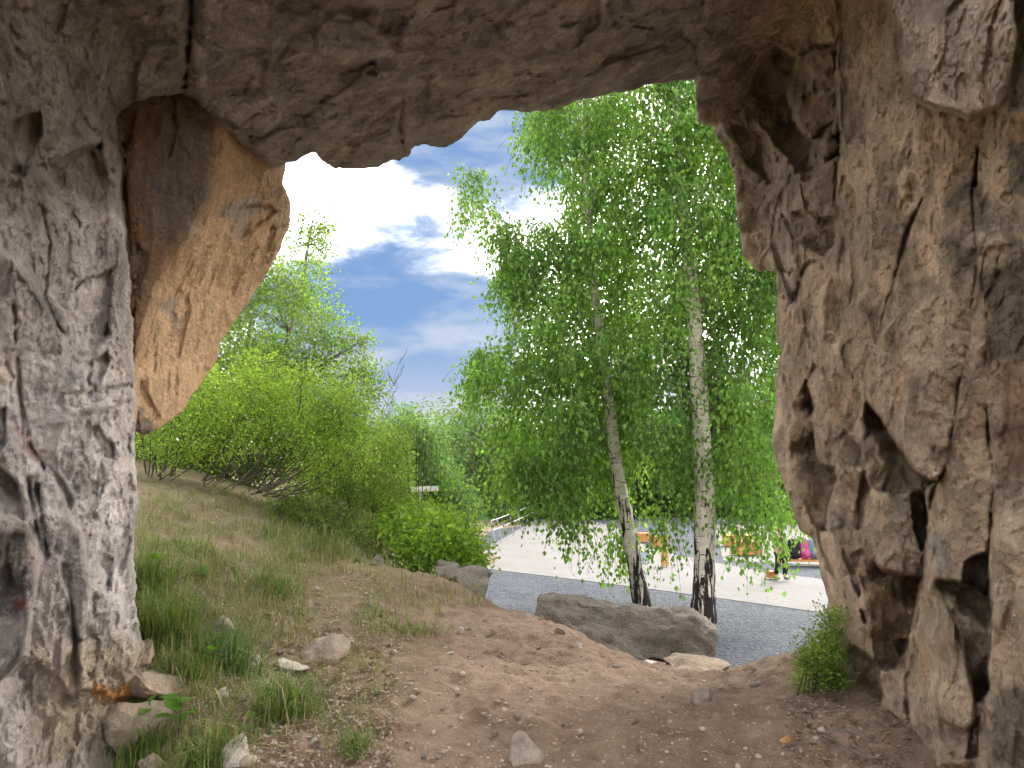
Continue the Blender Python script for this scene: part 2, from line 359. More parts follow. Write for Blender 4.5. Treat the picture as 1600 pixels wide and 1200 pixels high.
# litter/turf cover: the bank on the left, not the trodden path
path_d = np.full(len(xx), 9.)
gcol = sstep(-xx+(-.35-.10*(yy-5)), -.2, .9)*sstep(yy, 4.2, 5.2)
mesh_g = mesh_obj('ground', pp, grid_faces(len(gx), len(gy)), M['ground'], col=np.repeat(gcol[:, None], 3, 1)); tag(mesh_g, kind='structure')
ZG = pp[:, 2].reshape(len(gy), len(gx))
def zlook(x, y):
    x = np.asarray(x, float); y = np.asarray(y, float)
    i = np.clip(np.searchsorted(gx, x)-1, 0, len(gx)-2); j = np.clip(np.searchsorted(gy, y)-1, 0, len(gy)-2)
    a = np.clip((x-gx[i])/(gx[i+1]-gx[i]), 0, 1); b = np.clip((y-gy[j])/(gy[j+1]-gy[j]), 0, 1)
    return (ZG[j, i]*(1-a)+ZG[j, i+1]*a)*(1-b)+(ZG[j+1, i]*(1-a)+ZG[j+1, i+1]*a)*b
DS = np.arange(3.2, 30, .015)
def GP(u, v):
    a, b = ray(u, v); z = CAMZ+float(b)*DS; t = zlook(float(a)*DS, DS)
    k = int(np.argmax(z < t)); k = k if z[k] < t[k] else len(DS)-1
    return np.array([float(a)*DS[k], DS[k], t[k]])
def sheet(name, pts, z, mat):
    bm = bmesh.new(); f = bm.faces.new([bm.verts.new((x, y, z)) for x, y in pts]); bmesh.ops.triangulate(bm, faces=[f])
    me = bpy.data.meshes.new(name); bm.to_mesh(me); bm.free(); me.materials.append(mat)
    o = bpy.data.objects.new(name, me); COL.objects.link(o); tag(o, kind='structure'); return o
M['far'] = plain('far_turf', (.09, .11, .04), 1, 0, .3, .3)
sheet('far_ground', [(-600, -600), (600, -600), (600, 900), (-600, 900)], -.2, M['far'])
sheet('gravel_yard', [(-4, 6.6), (30, 5.0), (40, 30), (30, 46), (-4, 46)], 0.0, M['gravel'])
def px_line(pts): return [tuple(PZ(u, v)[:2]) for u, v in pts]
e1 = px_line([(735, 886), (800, 894), (900, 906), (1000, 919), (1100, 932), (1200, 946), (1300, 960)])
e2 = px_line([(1290, 906), (1240, 900), (1180, 891), (1120, 880), (1060, 868), (1020, 858), (1000, 848)])
def slab_path(name, pts, mat, h=.05, z0=.0):
    bm = bmesh.new(); f = bm.faces.new([bm.verts.new((x, y, z0)) for x, y in pts])
    r = bmesh.ops.extrude_face_region(bm, geom=[f]); bmesh.ops.translate(bm, verts=[v for v in r['geom'] if isinstance(v, bmesh.types.BMVert)], vec=(0, 0, h))
    bmesh.ops.recalc_face_normals(bm, faces=bm.faces); me = bpy.data.meshes.new(name); bm.to_mesh(me); bm.free(); me.materials.append(mat)
    o = bpy.data.objects.new(name, me); COL.objects.link(o); tag(o, kind='structure'); return o
ex = (e1[-1][0]+7, e1[-1][1]-5.0)
slab_path('paved_path', e1+[ex, (ex[0]+2, ex[1]+3.6)]+e2+[(4.5, 31), (3.5, 40), (1.2, 38), (-.2, 28), (-1.1, 22)], M['paving'], .022, -.012)
slab_path('paved_terrace', [tuple(PZ(1130, 876)[:2]), tuple(PZ(1300, 884)[:2]), (20, 17), (30, 34), (9, 34)], M['paving'], .022, -.012)

# ------------------------------------------------------------------ the cave rock
def poly_sd(U, V, poly):
    poly = np.asarray(poly, float); d = np.full(U.shape, 1e18); ins = np.zeros(U.shape, bool); qx = np.zeros(U.shape); qy = np.zeros(U.shape)
    for (x0, y0), (x1, y1) in zip(poly, np.roll(poly, -1, 0)):
        ex_, ey = x1-x0, y1-y0; tt = np.clip(((U-x0)*ex_+(V-y0)*ey)/(ex_*ex_+ey*ey+1e-9), 0, 1)
        cx, cy = x0+tt*ex_, y0+tt*ey; dd = (U-cx)**2+(V-cy)**2; m = dd < d
        d = np.where(m, dd, d); qx = np.where(m, cx, qx); qy = np.where(m, cy, qy)
        c = ((y0 > V) != (y1 > V)) & (U < (x1-x0)*(V-y0)/(y1-y0+1e-12)+x0); ins ^= c
    d = np.sqrt(d); return np.where(ins, -d, d), qx, qy
def jag(poly, step=7, amp=3.2, closed=True, seed=0):
    out = []; n = len(poly)
    for i in range(n if closed else n-1):
        a = np.array(poly[i], float); b = np.array(poly[(i+1) % n], float); L = np.linalg.norm(b-a); k = max(1, int(L/step)) if L < 700 else 1
        nn = np.array([-(b-a)[1], (b-a)[0]])/(L+1e-9)
        for j in range(k):
            q = a+(b-a)*j/k; w = mnoise.noise((q[0]*.04, q[1]*.04, seed))*amp*1.5+mnoise.noise((q[0]*.11, q[1]*.11, seed+5))*amp*.6
            out.append(q+np.array([mnoise.noise((q[0]*.03, q[1]*.03, seed+2))*amp*1.6+mnoise.noise((q[0]*.09, q[1]*.09, seed+8))*amp*.8, w]) if L < 700 else q)
    return np.array(out)
FEAT = []; CRACK = []; TINT = []
def feat(pts, soft=4): FEAT.append((np.array(pts, float), soft))
def crack(pts, w=2.5, dep=.10): CRACK.append((np.array(pts, float), w, dep))
def tint(pts, colr, soft=14, k=1.0): TINT.append((np.array(pts, float), colr, soft, k))
# right wall ------------------------------------------------ (u, v, extra depth in m)
feat([(1113,105,.02),(1150,60,.10),(1190,58,.18),(1240,90,.30),(1229,150,.42),(1240,190,.45),(1272,222,.40),(1262,262,.30),(1250,268,.02),(1187,197,.0),(1150,150,0)], 3)
feat([(1240,90,.0),(1262,75,.02),(1308,62,.14),(1308,140,.16),(1304,190,.16),(1283,217,.10),(1250,213,-.02),(1229,150,-.03)], 3)
feat([(1268,258,.02),(1283,220,.0),(1314,206,.14),(1311,246,.14)], 3)
feat([(1250,272,-.12),(1300,250,.0),(1310,262,.05),(1310,300,.05),(1300,318,.05),(1275,322,-.05),(1256,308,-.12)], 4)
feat([(1222,335,.02),(1262,330,.12),(1305,345,.30),(1306,382,.30),(1288,396,.22),(1240,378,.03)], 4)
feat([(1182,150,-.12),(1190,195,-.16),(1252,268,-.14),(1262,290,-.02),(1225,262,-.02),(1180,215,0),(1150,170,0)], 5)
feat([(1145,200,.10),(1190,215,.06),(1222,275,.06),(1200,290,.10),(1165,250,.12)], 4)
feat([(1378,-20,-.28),(1410,60,-.34),(1412,110,-.36),(1425,150,-.34),(1470,172,-.30),(1510,184,-.28),(1560,165,-.30),(1576,130,-.34),(1586,60,-.36),(1575,-60,-.3),(1560,-300,-.2),(1400,-300,-.2)], 7)
feat([(1586,-40,.12),(1680,-40,.2),(1680,150,.2),(1578,170,.1)], 5)
feat([(1262,596,.18),(1268,631,.34),(1275,697,.40),(1280,725,.36),(1305,732,.40),(1311,746,.38),(1296,795,.26),(1292,830,.20),(1275,830,.02),(1255,767,.0),(1241,725,.0),(1232,676,.0),(1234,645,.0),(1248,620,.02)], 3)
feat([(1352,626,.26),(1352,700,.02),(1355,735,-.02),(1365,765,.06),(1400,772,.30),(1440,765,.42),(1462,753,.46),(1430,737,.44),(1406,702,.42),(1380,661,.38)], 3)
feat([(1305,690,.02),(1320,672,.08),(1345,700,.16),(1350,735,.14),(1322,728,.05)], 3)
feat([(1367,533,-.10),(1352,575,-.12),(1352,624,-.14),(1380,660,-.15),(1406,701,-.16),(1430,736,-.17),(1463,752,-.15),(1478,720,-.03),(1490,650,0),(1505,560,0),(1520,470,0),(1450,440,0)], 3)
feat([(1313,731,-.06),(1350,736,-.02),(1344,780,.06),(1330,815,.04),(1298,828,-.06),(1296,800,-.07)], 3)
feat([(1350,740,.12),(1362,765,.16),(1350,800,.16),(1348,830,.14),(1332,815,.06)], 3)
feat([(1350,780,-.02),(1400,772,-.02),(1445,765,.12),(1446,840,.14),(1441,902,.10),(1381,892,-.10),(1345,845,-.10)], 5)
feat([(1420,775,.26),(1446,762,.34),(1446,815,.36),(1438,860,.28),(1425,820,.2)], 4)
feat([(1329,866,.03),(1350,857,.10),(1381,893,.26),(1441,903,.50),(1436,927,.50),(1420,990,.46),(1416,1007,.44),(1399,1046,.34),(1378,1046,.22),(1367,1032,.10),(1364,976,.02),(1357,934,.02),(1343,895,.02)], 3)
feat([(1311,850,.02),(1322,862,.05),(1338,890,.12),(1348,932,.14),(1344,936,.06),(1330,905,.03)], 2)
feat([(1344,955,.05),(1350,955,.10),(1354,975,.10),(1350,975,.04)], 2)
feat([(1315,1046,.02),(1327,1007,.10),(1350,1020,.24),(1373,1046,.34),(1378,1081,.36),(1371,1130,.34),(1345,1139,.24),(1325,1105,.05),(1317,1081,.02)], 3)
feat([(1385,1005,.0),(1414,998,.10),(1416,1045,.10),(1395,1046,.02)], 4)
feat([(1504,880,.10),(1525,868,.24),(1546,862,.34),(1549,934,.36),(1525,922,.22),(1504,912,.10)], 3)
feat([(1458,905,.0),(1490,908,.16),(1525,925,.28),(1549,938,.36),(1547,1080,.36),(1526,1100,.24),(1514,1040,.04),(1500,988,.0),(1478,945,.0)], 3)
feat([(1458,905,-.06),(1500,990,-.10),(1525,1095,-.12),(1510,1200,-.1),(1425,1195,.05),(1416,1055,.05),(1434,950,.04)], 6)
feat([(1550,840,-.16),(1570,780,-.05),(1640,780,-.05),(1640,1300,-.1),(1560,1300,-.1),(1540,1110,-.14),(1549,1000,-.18)], 4)
feat([(1469,1123,.03),(1508,1140,.10),(1530,1120,.14),(1530,1180,.12),(1500,1190,.08),(1476,1170,.03)], 4)
feat([(1300,560,.0),(1345,590,.05),(1348,640,.08),(1340,680,.08),(1310,670,.0)], 8)
feat([(1262,600,-.04),(1285,565,-.03),(1300,640,-.02),(1300,700,-.02),(1290,715,-.05),(1276,695,-.06)], 5)
crack([(1312,10),(1306,100),(1309,200),(1311,243)], 2.5, .14); crack([(1311,243),(1306,300),(1308,380),(1290,400),(1262,415),(1250,440),(1243,465)], 2.5, .12)
crack([(1250,268),(1275,262),(1296,250),(1312,244)], 2.5, .14); crack([(1220,420),(1245,425)], 2, .06); crack([(1215,466),(1243,466)], 2, .10)
crack([(1450,245),(1445,300),(1425,350),(1405,410),(1390,460),(1367,533),(1352,575),(1352,626)], 2.2, .10)
crack([(1538,185),(1527,230),(1525,290)], 3.5, .16); crack([(1520,300),(1525,420),(1517,480),(1506,560),(1491,650),(1478,725),(1462,758),(1448,806)], 2.4, .11)
crack([(1449,806),(1444,843),(1443,900),(1434,948),(1420,1004),(1415,1053),(1420,1130),(1425,1195)], 3, .16)
crack([(1540,560),(1542,640),(1552,760),(1549,860)], 2.2, .10); crack([(1378,1046),(1372,1090),(1380,1100)], 2, .05)
crack([(1290,560),(1272,580),(1263,596)], 3, .08); crack([(1562,430),(1540,470),(1540,560)], 3, .10)
crack([(1180,60),(1235,92),(1310,60)], 2, .06); crack([(1229,160),(1262,150),(1275,140)], 2, .05)
# left wall
feat([(14,190,.05),(63,175,.22),(66,210,.24),(35,280,.18),(0,260,.02),(-20,210,.02)], 5)
feat([(70,252,.02),(161,224,.12),(170,290,.16),(150,320,.14),(88,308,.04)], 4)
feat([(78,246,-.04),(110,214,-.06),(165,196,-.04),(165,214,-.02),(90,266,-.03)], 4)
feat([(101,470,.0),(120,440,.05),(175,421,.16),(172,522,.17),(150,541,.12),(126,547,.04)], 3)
feat([(124,572,.02),(168,550,.15),(171,562,.15),(147,611,.12)], 3)
feat([(77,640,-.08),(130,636,-.09),(210,610,-.08),(210,622,-.03),(130,652,0),(80,668,-.02)], 4)
feat([(80,618,.02),(120,612,.07),(205,600,.08),(208,612,.08),(130,634,.06),(78,636,.03)], 4)
feat([(130,672,.02),(150,668,.06),(178,700,.12),(178,719,.12),(148,720,.05),(146,698,.03)], 3)
feat([(139,752,.03),(150,752,.08),(160,770,.09),(141,772,.04)], 3); feat([(75,722,.02),(85,735,.05),(100,755,.07),(114,782,.08),(110,797,.08),(98,775,.03)], 3)
feat([(0,728,.18),(28,755,.25),(38,812,.22),(30,815,.02),(-40,800,.02),(-40,700,.02)], 4)
feat([(22,560,.04),(30,560,.12),(33,612,.14),(46,680,.14),(38,682,.04),(26,610,.03)], 3); feat([(-10,640,.05),(12,635,.16),(10,690,.16),(-10,720,.05)], 3)
feat([(-60,800,-.22),(38,815,-.26),(58,850,-.24),(56,920,-.24),(45,1025,-.24),(0,1062,-.2),(-60,1070,-.2)], 6)
feat([(8,840,.02),(38,835,.06),(42,900,.1),(20,930,.06),(5,900,.02)], 5)
feat([(150,860,.02),(175,871,.10),(173,920,.12),(164,923,.06),(154,895,.03)], 3); feat([(97,881,.03),(105,881,.08),(112,920,.09),(103,920,.04)], 2)
feat([(120,1005,-.10),(190,985,-.08),(215,1005,-.04),(208,1060,-.03),(160,1082,-.10),(122,1078,-.12)], 5)
feat([(110,1104,.02),(160,1096,.08),(215,1086,.14),(275,1092,.16),(275,1180,.10),(200,1190,.08),(120,1170,.02)], 5)
feat([(95,960,.0),(115,940,.06),(122,1000,.08),(118,1060,.08),(100,1020,.02)], 5); feat([(10,1010,.0),(90,1060,.08),(120,1100,.1),(60,1130,.05),(0,1090,.02)], 6)
crack([(297,-60),(300,40),(292,100),(286,146)], 4, .26); crack([(24,480),(25,560),(30,620),(44,690),(70,730)], 2.2, .08)
crack([(60,760),(68,830),(72,870)], 3, .12); crack([(45,750),(52,790),(60,850)], 2.5, .1); crack([(200,640),(205,720),(203,840),(206,900)], 2, .06)
crack([(110,900),(118,980),(112,1060)], 2.4, .07); crack([(60,300),(80,380),(70,470),(100,520)], 2, .05); crack([(150,320),(160,400),(120,450)], 2, .05)
# ceiling
feat([(540,100,.0),(585,92,.12),(590,118,.14),(550,120,.04)], 4); feat([(412,20,.02),(450,0,.1),(640,10,.14),(620,70,.10),(440,60,.06)], 7)
feat([(380,180,.0),(450,165,.1),(520,150,.12),(500,170,.04),(430,200,.02)], 4); feat([(560,225,-.08),(640,205,-.05),(650,235,-.05),(640,250,-.08),(545,268,-.1)], 5)
feat([(640,120,.05),(680,110,.10),(665,150,.10),(635,155,.05)], 5); feat([(700,60,-.04),(900,40,-.08),(930,110,-.06),(740,130,-.03)], 9)
feat([(960,40,.02),(1080,20,.12),(1090,70,.1),(990,95,.03)], 7); feat([(300,60,.02),(420,90,.08),(410,150,.08),(330,170,.03)], 7)
crack([(632,140),(628,190),(630,220)], 2.4, .09); crack([(330,172),(352,190),(395,215),(408,250)], 2.4, .08); crack([(395,215),(392,190),(420,165),(520,160)], 2.4, .07)
crack([(760,30),(850,45),(940,30),(1080,60)], 2.5, .06); crack([(690,180),(760,150),(840,150)], 2.2, .05); crack([(1100,0),(1092,60),(1088,125)], 3, .07)
# stone colours and stains by area; lower left wall paler, right hollows darker brown
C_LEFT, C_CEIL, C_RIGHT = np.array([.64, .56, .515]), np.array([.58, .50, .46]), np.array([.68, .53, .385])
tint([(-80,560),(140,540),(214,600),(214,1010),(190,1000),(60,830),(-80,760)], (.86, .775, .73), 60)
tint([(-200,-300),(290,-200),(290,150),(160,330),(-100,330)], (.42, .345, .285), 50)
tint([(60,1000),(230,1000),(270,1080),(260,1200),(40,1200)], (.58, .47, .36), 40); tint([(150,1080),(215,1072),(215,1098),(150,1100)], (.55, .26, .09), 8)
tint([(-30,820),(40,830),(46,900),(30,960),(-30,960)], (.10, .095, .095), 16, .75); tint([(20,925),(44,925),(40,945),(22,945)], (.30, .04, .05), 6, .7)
tint([(18,660),(40,670),(66,718),(60,725),(30,690)], (.42, .17, .14), 6, .5)
tint([(1140,80),(1310,60),(1310,400),(1230,390),(1150,300)], (.47, .36, .27), 25)
tint([(1385,-60),(1580,-60),(1580,150),(1500,180),(1415,150)], (.56, .44, .34), 10)
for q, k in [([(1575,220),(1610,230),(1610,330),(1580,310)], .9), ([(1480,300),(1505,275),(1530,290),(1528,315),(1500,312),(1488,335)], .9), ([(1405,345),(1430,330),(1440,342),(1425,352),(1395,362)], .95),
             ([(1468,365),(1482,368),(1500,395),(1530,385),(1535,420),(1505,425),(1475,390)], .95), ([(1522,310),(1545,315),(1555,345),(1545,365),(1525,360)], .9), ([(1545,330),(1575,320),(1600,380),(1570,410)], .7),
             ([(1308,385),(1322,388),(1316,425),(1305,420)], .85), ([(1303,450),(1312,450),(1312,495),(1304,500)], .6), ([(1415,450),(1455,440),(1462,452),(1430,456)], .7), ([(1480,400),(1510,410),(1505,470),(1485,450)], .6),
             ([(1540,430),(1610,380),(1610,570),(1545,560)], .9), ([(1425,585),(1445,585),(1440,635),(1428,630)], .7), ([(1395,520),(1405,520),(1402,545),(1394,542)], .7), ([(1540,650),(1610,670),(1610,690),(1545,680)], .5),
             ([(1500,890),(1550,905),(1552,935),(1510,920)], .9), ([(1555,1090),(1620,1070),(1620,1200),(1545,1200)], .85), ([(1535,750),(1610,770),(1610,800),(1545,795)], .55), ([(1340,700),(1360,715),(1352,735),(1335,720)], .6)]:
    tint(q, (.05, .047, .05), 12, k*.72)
for q in [[(1395,775),(1412,775),(1410,850),(1398,860)], [(1455,820),(1475,840),(1480,890),(1462,890)], [(1245,420),(1236,500),(1230,480)], [(1296,800),(1312,800),(1322,850),(1300,840)]]:
    tint(q, (.50, .45, .40), 9, .8)
tint([(1330,870),(1440,905),(1415,1040),(1370,1030)], (.42, .28, .18), 10, .8); tint([(1320,1040),(1375,1060),(1365,1130),(1325,1090)], (.42, .28, .18), 8, .8)
tint([(1560,580),(1610,560),(1610,760),(1565,740)], (.36, .21, .14), 16, .7)
OPEN = [(190,3200),(228,1420),(255,1215),(262,1140),(266,1092),(271,1058),(242,1040),(240,1008),(219,1000),(212,940),(210,850),(216,800),(214,760),(212,700),(212,600),(207,500),(200,400),(190,300),(184,190),(188,176),(206,160),(236,152),(282,147),
        (310,160),(345,196),(385,236),(418,258),(446,258),(470,247),(490,240),(505,250),(522,262),(548,265),(590,260),(612,250),(640,248),(645,228),(672,227),(700,229),(722,216),(735,204),(745,190),(765,184),(780,174),(812,172),(830,176),(862,172),(900,160),(930,152),(960,146),(1020,131),(1060,126),(1085,125),
        (1089,188),(1110,196),(1131,228),(1145,268),(1150,300),(1155,350),(1160,398),(1184,425),(1213,423),(1214,460),(1212,530),(1219,552),(1212,598),(1211,645),(1206,692),(1211,715),(1224,752),(1238,795),(1248,826),(1270,843),(1280,875),(1290,920),(1293,950),(1294,1035),(1289,1048),(1294,1077),(1303,1126),(1343,1141),(1364,1152),(1399,1195),(1440,1300),(1520,1700),(1600,3200)]
OPENJ = jag(OPEN, 4, 2.6); OPENJ = OPENJ+np.array([[mnoise.noise((x*.19, y*.19, 3.))*2.6+mnoise.noise((x*.37, y*.37, 6.))*1.2, mnoise.noise((x*.19, y*.19, 9.))*2.6+mnoise.noise((x*.37, y*.37, 1.))*1.2] if abs(x-800) < 900 and y < 1300 else [0, 0] for x, y in OPENJ])
def softmin(ds, k=6.0):
    m = np.min(ds, axis=0); return m-np.log(sum(np.exp(-k*(d-m)) for d in ds))/k
def shell_depth(U, V):
    a, b = ray(U, V)
    dl = np.where(a < -.02, 2.2/np.maximum(-a, .02), 60); dr = np.where(a > .02, 2.28/np.maximum(a, .02), 60)
    den = b-.27*a; dc = np.where(den > .03, 2.86/np.maximum(den, .03), 60)
    D = softmin([np.minimum(dl, 30), np.minimum(dr, 30), np.minimum(dc, 30), np.full(U.shape, 6.7)], 5.0)
    return D
def sculpt(U, V, D, feats, cracks, amp=1.0):
    a, b = ray(U, V); p = np.stack([a*D, D, CAMZ+b*D], -1).reshape(-1, 3); sh = U.shape
    wu = (fbm(p, 3.0, 3, .5, 3.3)*4+fbm(p, 14, 2, .5, 8.1)*2.6).reshape(sh); wv = (fbm(p, 3.0, 3, .5, 9.3)*4+fbm(p, 14, 2, .5, 1.1)*2.6).reshape(sh)
    U2, V2 = U+wu, V+wv; D = D.copy()
    for pts, soft in feats:
        m = (U2 > pts[:, 0].min()-soft*3) & (U2 < pts[:, 0].max()+soft*3) & (V2 > pts[:, 1].min()-soft*3) & (V2 < pts[:, 1].max()+soft*3)
        if not m.any(): continue
        uu, vv = U2[m], V2[m]; sd_, _, _ = poly_sd(uu, vv, pts[:, :2]); soft = soft*.65; w = np.clip((-sd_+soft)/(2*soft), 0, 1)
        r2 = (uu[:, None]-pts[None, :, 0])**2+(vv[:, None]-pts[None, :, 1])**2+20; iw = 1/r2**1.3
        D[m] += (.85 if pts[:, 0].min() < 1000 else 1.5 if pts[:, 1].mean() < 560 else 1.85)*w*((iw*pts[None, :, 2]).sum(1)/iw.sum(1))
    for pts, wd, dep in cracks:
        m = (U2 > pts[:, 0].min()-20) & (U2 < pts[:, 0].max()+20) & (V2 > pts[:, 1].min()-20) & (V2 < pts[:, 1].max()+20)
        if not m.any(): continue
        uu, vv = U2[m], V2[m]; d = np.full(uu.shape, 1e9)
        for (x0, y0), (x1, y1) in zip(pts[:-1], pts[1:]):
            tt = np.clip(((uu-x0)*(x1-x0)+(vv-y0)*(y1-y0))/((x1-x0)**2+(y1-y0)**2), 0, 1); d = np.minimum(d, np.hypot(uu-x0-tt*(x1-x0), vv-y0-tt*(y1-y0)))
        fm = np.clip(.55+wu[m]*.30, .04, 1.3); D[m] += fm*dep*np.exp(-(d/(wd*(.6+.5*fm)))**2)+.3*dep*np.exp(-(d/(wd*4))**2)
    q = np.stack([a*D, D, CAMZ+b*D], -1).reshape(-1, 3)
    n = fbm(q, .8, 3, .5)*.07+facets(q*np.array([1, 1, .8]), 1.7, 0, 70)*.15+facets(q*np.array([1, 1, .75]), 4.3, 5.1, 70)*.050+facets(q, 9.5, 2.2, 60)*.024+facets(q, 22, 7.2, 45)*.013
    n = n+fbm(q, 5, 4, .55)*.016+fbm(q, 24, 4, .7, 4.)*.014+np.clip(fbm(q, 8, 2, .5, 31., True)-.25, 0, 1)*.0
    return D+amp*n.reshape(sh)
def tint_col(U, V, base):
    c = base.copy(); p = np.stack([U*.02, V*.02, U*0], -1).reshape(-1, 3)
    wu = (fbm(p, 1.0, 4, .6)*16).reshape(U.shape); wv = (fbm(p, 1.0, 4, .6, 7.7)*16).reshape(U.shape)
    for pts, cl, soft, k in TINT:
        m = (U > pts[:, 0].min()-soft*2-20) & (U < pts[:, 0].max()+soft*2+20) & (V > pts[:, 1].min()-soft*2-20) & (V < pts[:, 1].max()+soft*2+20)
        if not m.any(): continue
        sd_, _, _ = poly_sd(U[m]+wu[m], V[m]+wv[m], pts); w = (sstep(-sd_, -soft, soft)*k)[:, None]
        c[m] = c[m]*(1-w)+np.array(cl)*w
    return c
us = np.append(line_sp([(-450, -60, 30), (-60, 320, 165), (320, 1080, 290), (1080, 1660, 250), (1660, 2050, 30)]), 2050)
vs = np.append(line_sp([(-360, -60, 40), (-60, 300, 150), (300, 1260, 400), (1260, 3200, 60)]), 3200)
U, V = [q.ravel() for q in np.meshgrid(us, vs)]
WR = 34.0
sdo, qx, qy = poly_sd(U, V, OPEN)
nearc = np.abs(sdo) < WR+26; s2, x2, y2 = poly_sd(U[nearc], V[nearc], OPENJ); sdo[nearc] = s2; qx[nearc] = x2; qy[nearc] = y2
keep = sdo > -WR
Fq = grid_faces(len(us), len(vs)); Fq = Fq[keep[Fq].all(1)]
kid = np.where(keep)[0]; re = np.zeros(len(U), np.int64); re[kid] = np.arange(len(kid)); Fq = re[Fq]
U, V, sdo, qx, qy = U[kid], V[kid], sdo[kid], qx[kid], qy[kid]
hole = sdo < 0
Uc, Vc = np.where(hole, qx, U), np.where(hole, qy, V)
D = sculpt(Uc, Vc, shell_depth(Uc, Vc), FEAT, CRACK)
D = D+np.where(hole, .10+np.clip(-sdo, 0, WR)*.035, np.exp(-np.clip(sdo, 0, None)/7.0)*.10)   # edges round away
kk = np.where(hole, np.clip(-sdo, 0, 40)*.22/np.maximum(-sdo, .5), 0)   # the hidden flank leans back behind the rim
a_, b_ = ray(Uc+(Uc-U)*kk, Vc+(Vc-V)*kk)
PV = np.stack([a_*D, D, CAMZ+b_*D], -1)
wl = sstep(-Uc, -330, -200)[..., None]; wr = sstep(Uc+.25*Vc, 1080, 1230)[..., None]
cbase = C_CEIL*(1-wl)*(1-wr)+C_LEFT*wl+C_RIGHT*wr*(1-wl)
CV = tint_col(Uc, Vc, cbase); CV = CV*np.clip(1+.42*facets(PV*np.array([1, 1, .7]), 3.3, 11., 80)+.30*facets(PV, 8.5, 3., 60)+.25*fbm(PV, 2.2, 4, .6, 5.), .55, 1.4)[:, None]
span = np.maximum(np.ptp(Uc[Fq], axis=1), np.ptp(Vc[Fq], axis=1)); Fq = Fq[~((span > 9) & hole[Fq].any(1) & (U[Fq].min(1) > 450) & (V[Fq].max(1) < 1260))]
fu, fv = Uc[Fq].mean(1), Vc[Fq].mean(1)
is_l = (fu < 296) & ((fv > 150) | (fu < 296)) & ~((fv < 300) & (fu > 292)); is_l &= fu < 294
is_l |= (fv < 0) & (fu < 294-(0-fv)*.6) & (fu < 294)
is_l &= ~((fv < -40) & (fu > 294+(fv+40)*.7))
is_r = (fu > 1088-np.clip(fv-125, -125, 0)*.0) & ((fv > 125) | (fu > 1088+(125-fv)*.35)) & ~is_l
is_c = ~(is_l | is_r)
def sub_obj(name, sel, kind='structure', parent=None):
    ff = Fq[sel]; ids = np.unique(ff); re = np.zeros(len(PV), np.int64); re[ids] = np.arange(len(ids))
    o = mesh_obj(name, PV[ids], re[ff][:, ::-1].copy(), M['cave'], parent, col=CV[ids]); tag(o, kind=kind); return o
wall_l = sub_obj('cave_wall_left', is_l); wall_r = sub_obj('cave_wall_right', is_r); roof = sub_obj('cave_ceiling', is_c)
# the ochre slab that hangs in the mouth beyond the left wall
SLAB = [(150,20),(330,20),(385,120),(430,215),(447,252),(443,285),(455,318),(453,350),(437,392),(410,440),(382,480),(345,533),(340,562),(318,592),(286,642),(247,672),(226,681),(205,672),(160,640)]
SLABJ = jag(SLAB, 4, 1.6, seed=3); SLABJ = SLABJ+np.array([[mnoise.noise((x*.17, y*.17, 3.))*2.2, mnoise.noise((x*.17, y*.17, 9.))*2.2] for x, y in SLABJ])
us2 = np.linspace(110, 500, 190); vs2 = np.linspace(-25, 730, 340); U, V = np.meshgrid(us2, vs2)
sd2, qx, qy = poly_sd(U, V, SLABJ); outm = sd2 > 0
Uc, Vc = np.where(outm, qx, U), np.where(outm, qy, V)
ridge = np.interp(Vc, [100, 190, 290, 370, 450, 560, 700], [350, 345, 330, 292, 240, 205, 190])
D = 4.75+np.clip(Uc-170, 0, None)*.0012+np.clip(Uc-ridge, 0, None)*.0082-np.clip(Vc-500, 0, None)*.0005
SF = [(np.array([(330,330,.0),(420,320,.10),(432,330,.12),(395,362,.10),(355,388,.02)], float), 3), (np.array([(412,385,.02),(424,355,.08),(430,360,.08),(418,395,.05)], float), 2),
      (np.array([(200,395,.02),(215,380,.1),(228,400,.1),(214,470,.08)], float), 3), (np.array([(215,640,-.05),(238,640,-.06),(235,672,-.05),(215,676,-.05)], float), 3)]
SC = [(np.array([(192,200),(196,300),(204,400),(210,480),(206,560)], float), 3, .12), (np.array([(270,150),(275,200),(268,240)], float), 2, .05), (np.array([(345,195),(342,240),(330,290)], float), 3, .04)]
D = sculpt(Uc, Vc, D, SF, SC, .38)
q = np.stack([ray(Uc, Vc)[0]*D, D, CAMZ+ray(Uc, Vc)[1]*D], -1).reshape(-1, 3)
D = D+(fbm(q*np.array([1, 1, .22]), 9, 4, .6)*.028).reshape(D.shape)
D = D+np.where(outm, .03+np.clip(sd2, 0, 30)*.03, np.exp(np.clip(sd2, None, 0)/3)*.03)
kk = np.where(outm, .22, 0); a_, b_ = ray(Uc+(Uc-U)*kk, Vc+(Vc-V)*kk); SV = np.stack([a_*D, D, CAMZ+b_*D], -1).reshape(-1, 3)
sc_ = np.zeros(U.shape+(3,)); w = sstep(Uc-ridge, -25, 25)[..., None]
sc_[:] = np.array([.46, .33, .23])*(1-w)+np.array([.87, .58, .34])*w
TS, TINT = TINT, []
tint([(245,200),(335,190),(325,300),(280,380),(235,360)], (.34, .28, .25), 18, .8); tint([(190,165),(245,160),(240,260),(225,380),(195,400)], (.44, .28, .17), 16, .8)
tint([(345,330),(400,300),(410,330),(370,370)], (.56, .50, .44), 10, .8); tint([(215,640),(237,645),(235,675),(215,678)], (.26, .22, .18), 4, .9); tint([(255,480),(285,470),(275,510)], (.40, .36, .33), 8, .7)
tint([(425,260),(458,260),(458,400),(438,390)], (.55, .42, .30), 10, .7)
SCOL = tint_col(Uc, Vc, sc_).reshape(-1, 3); TINT = TS
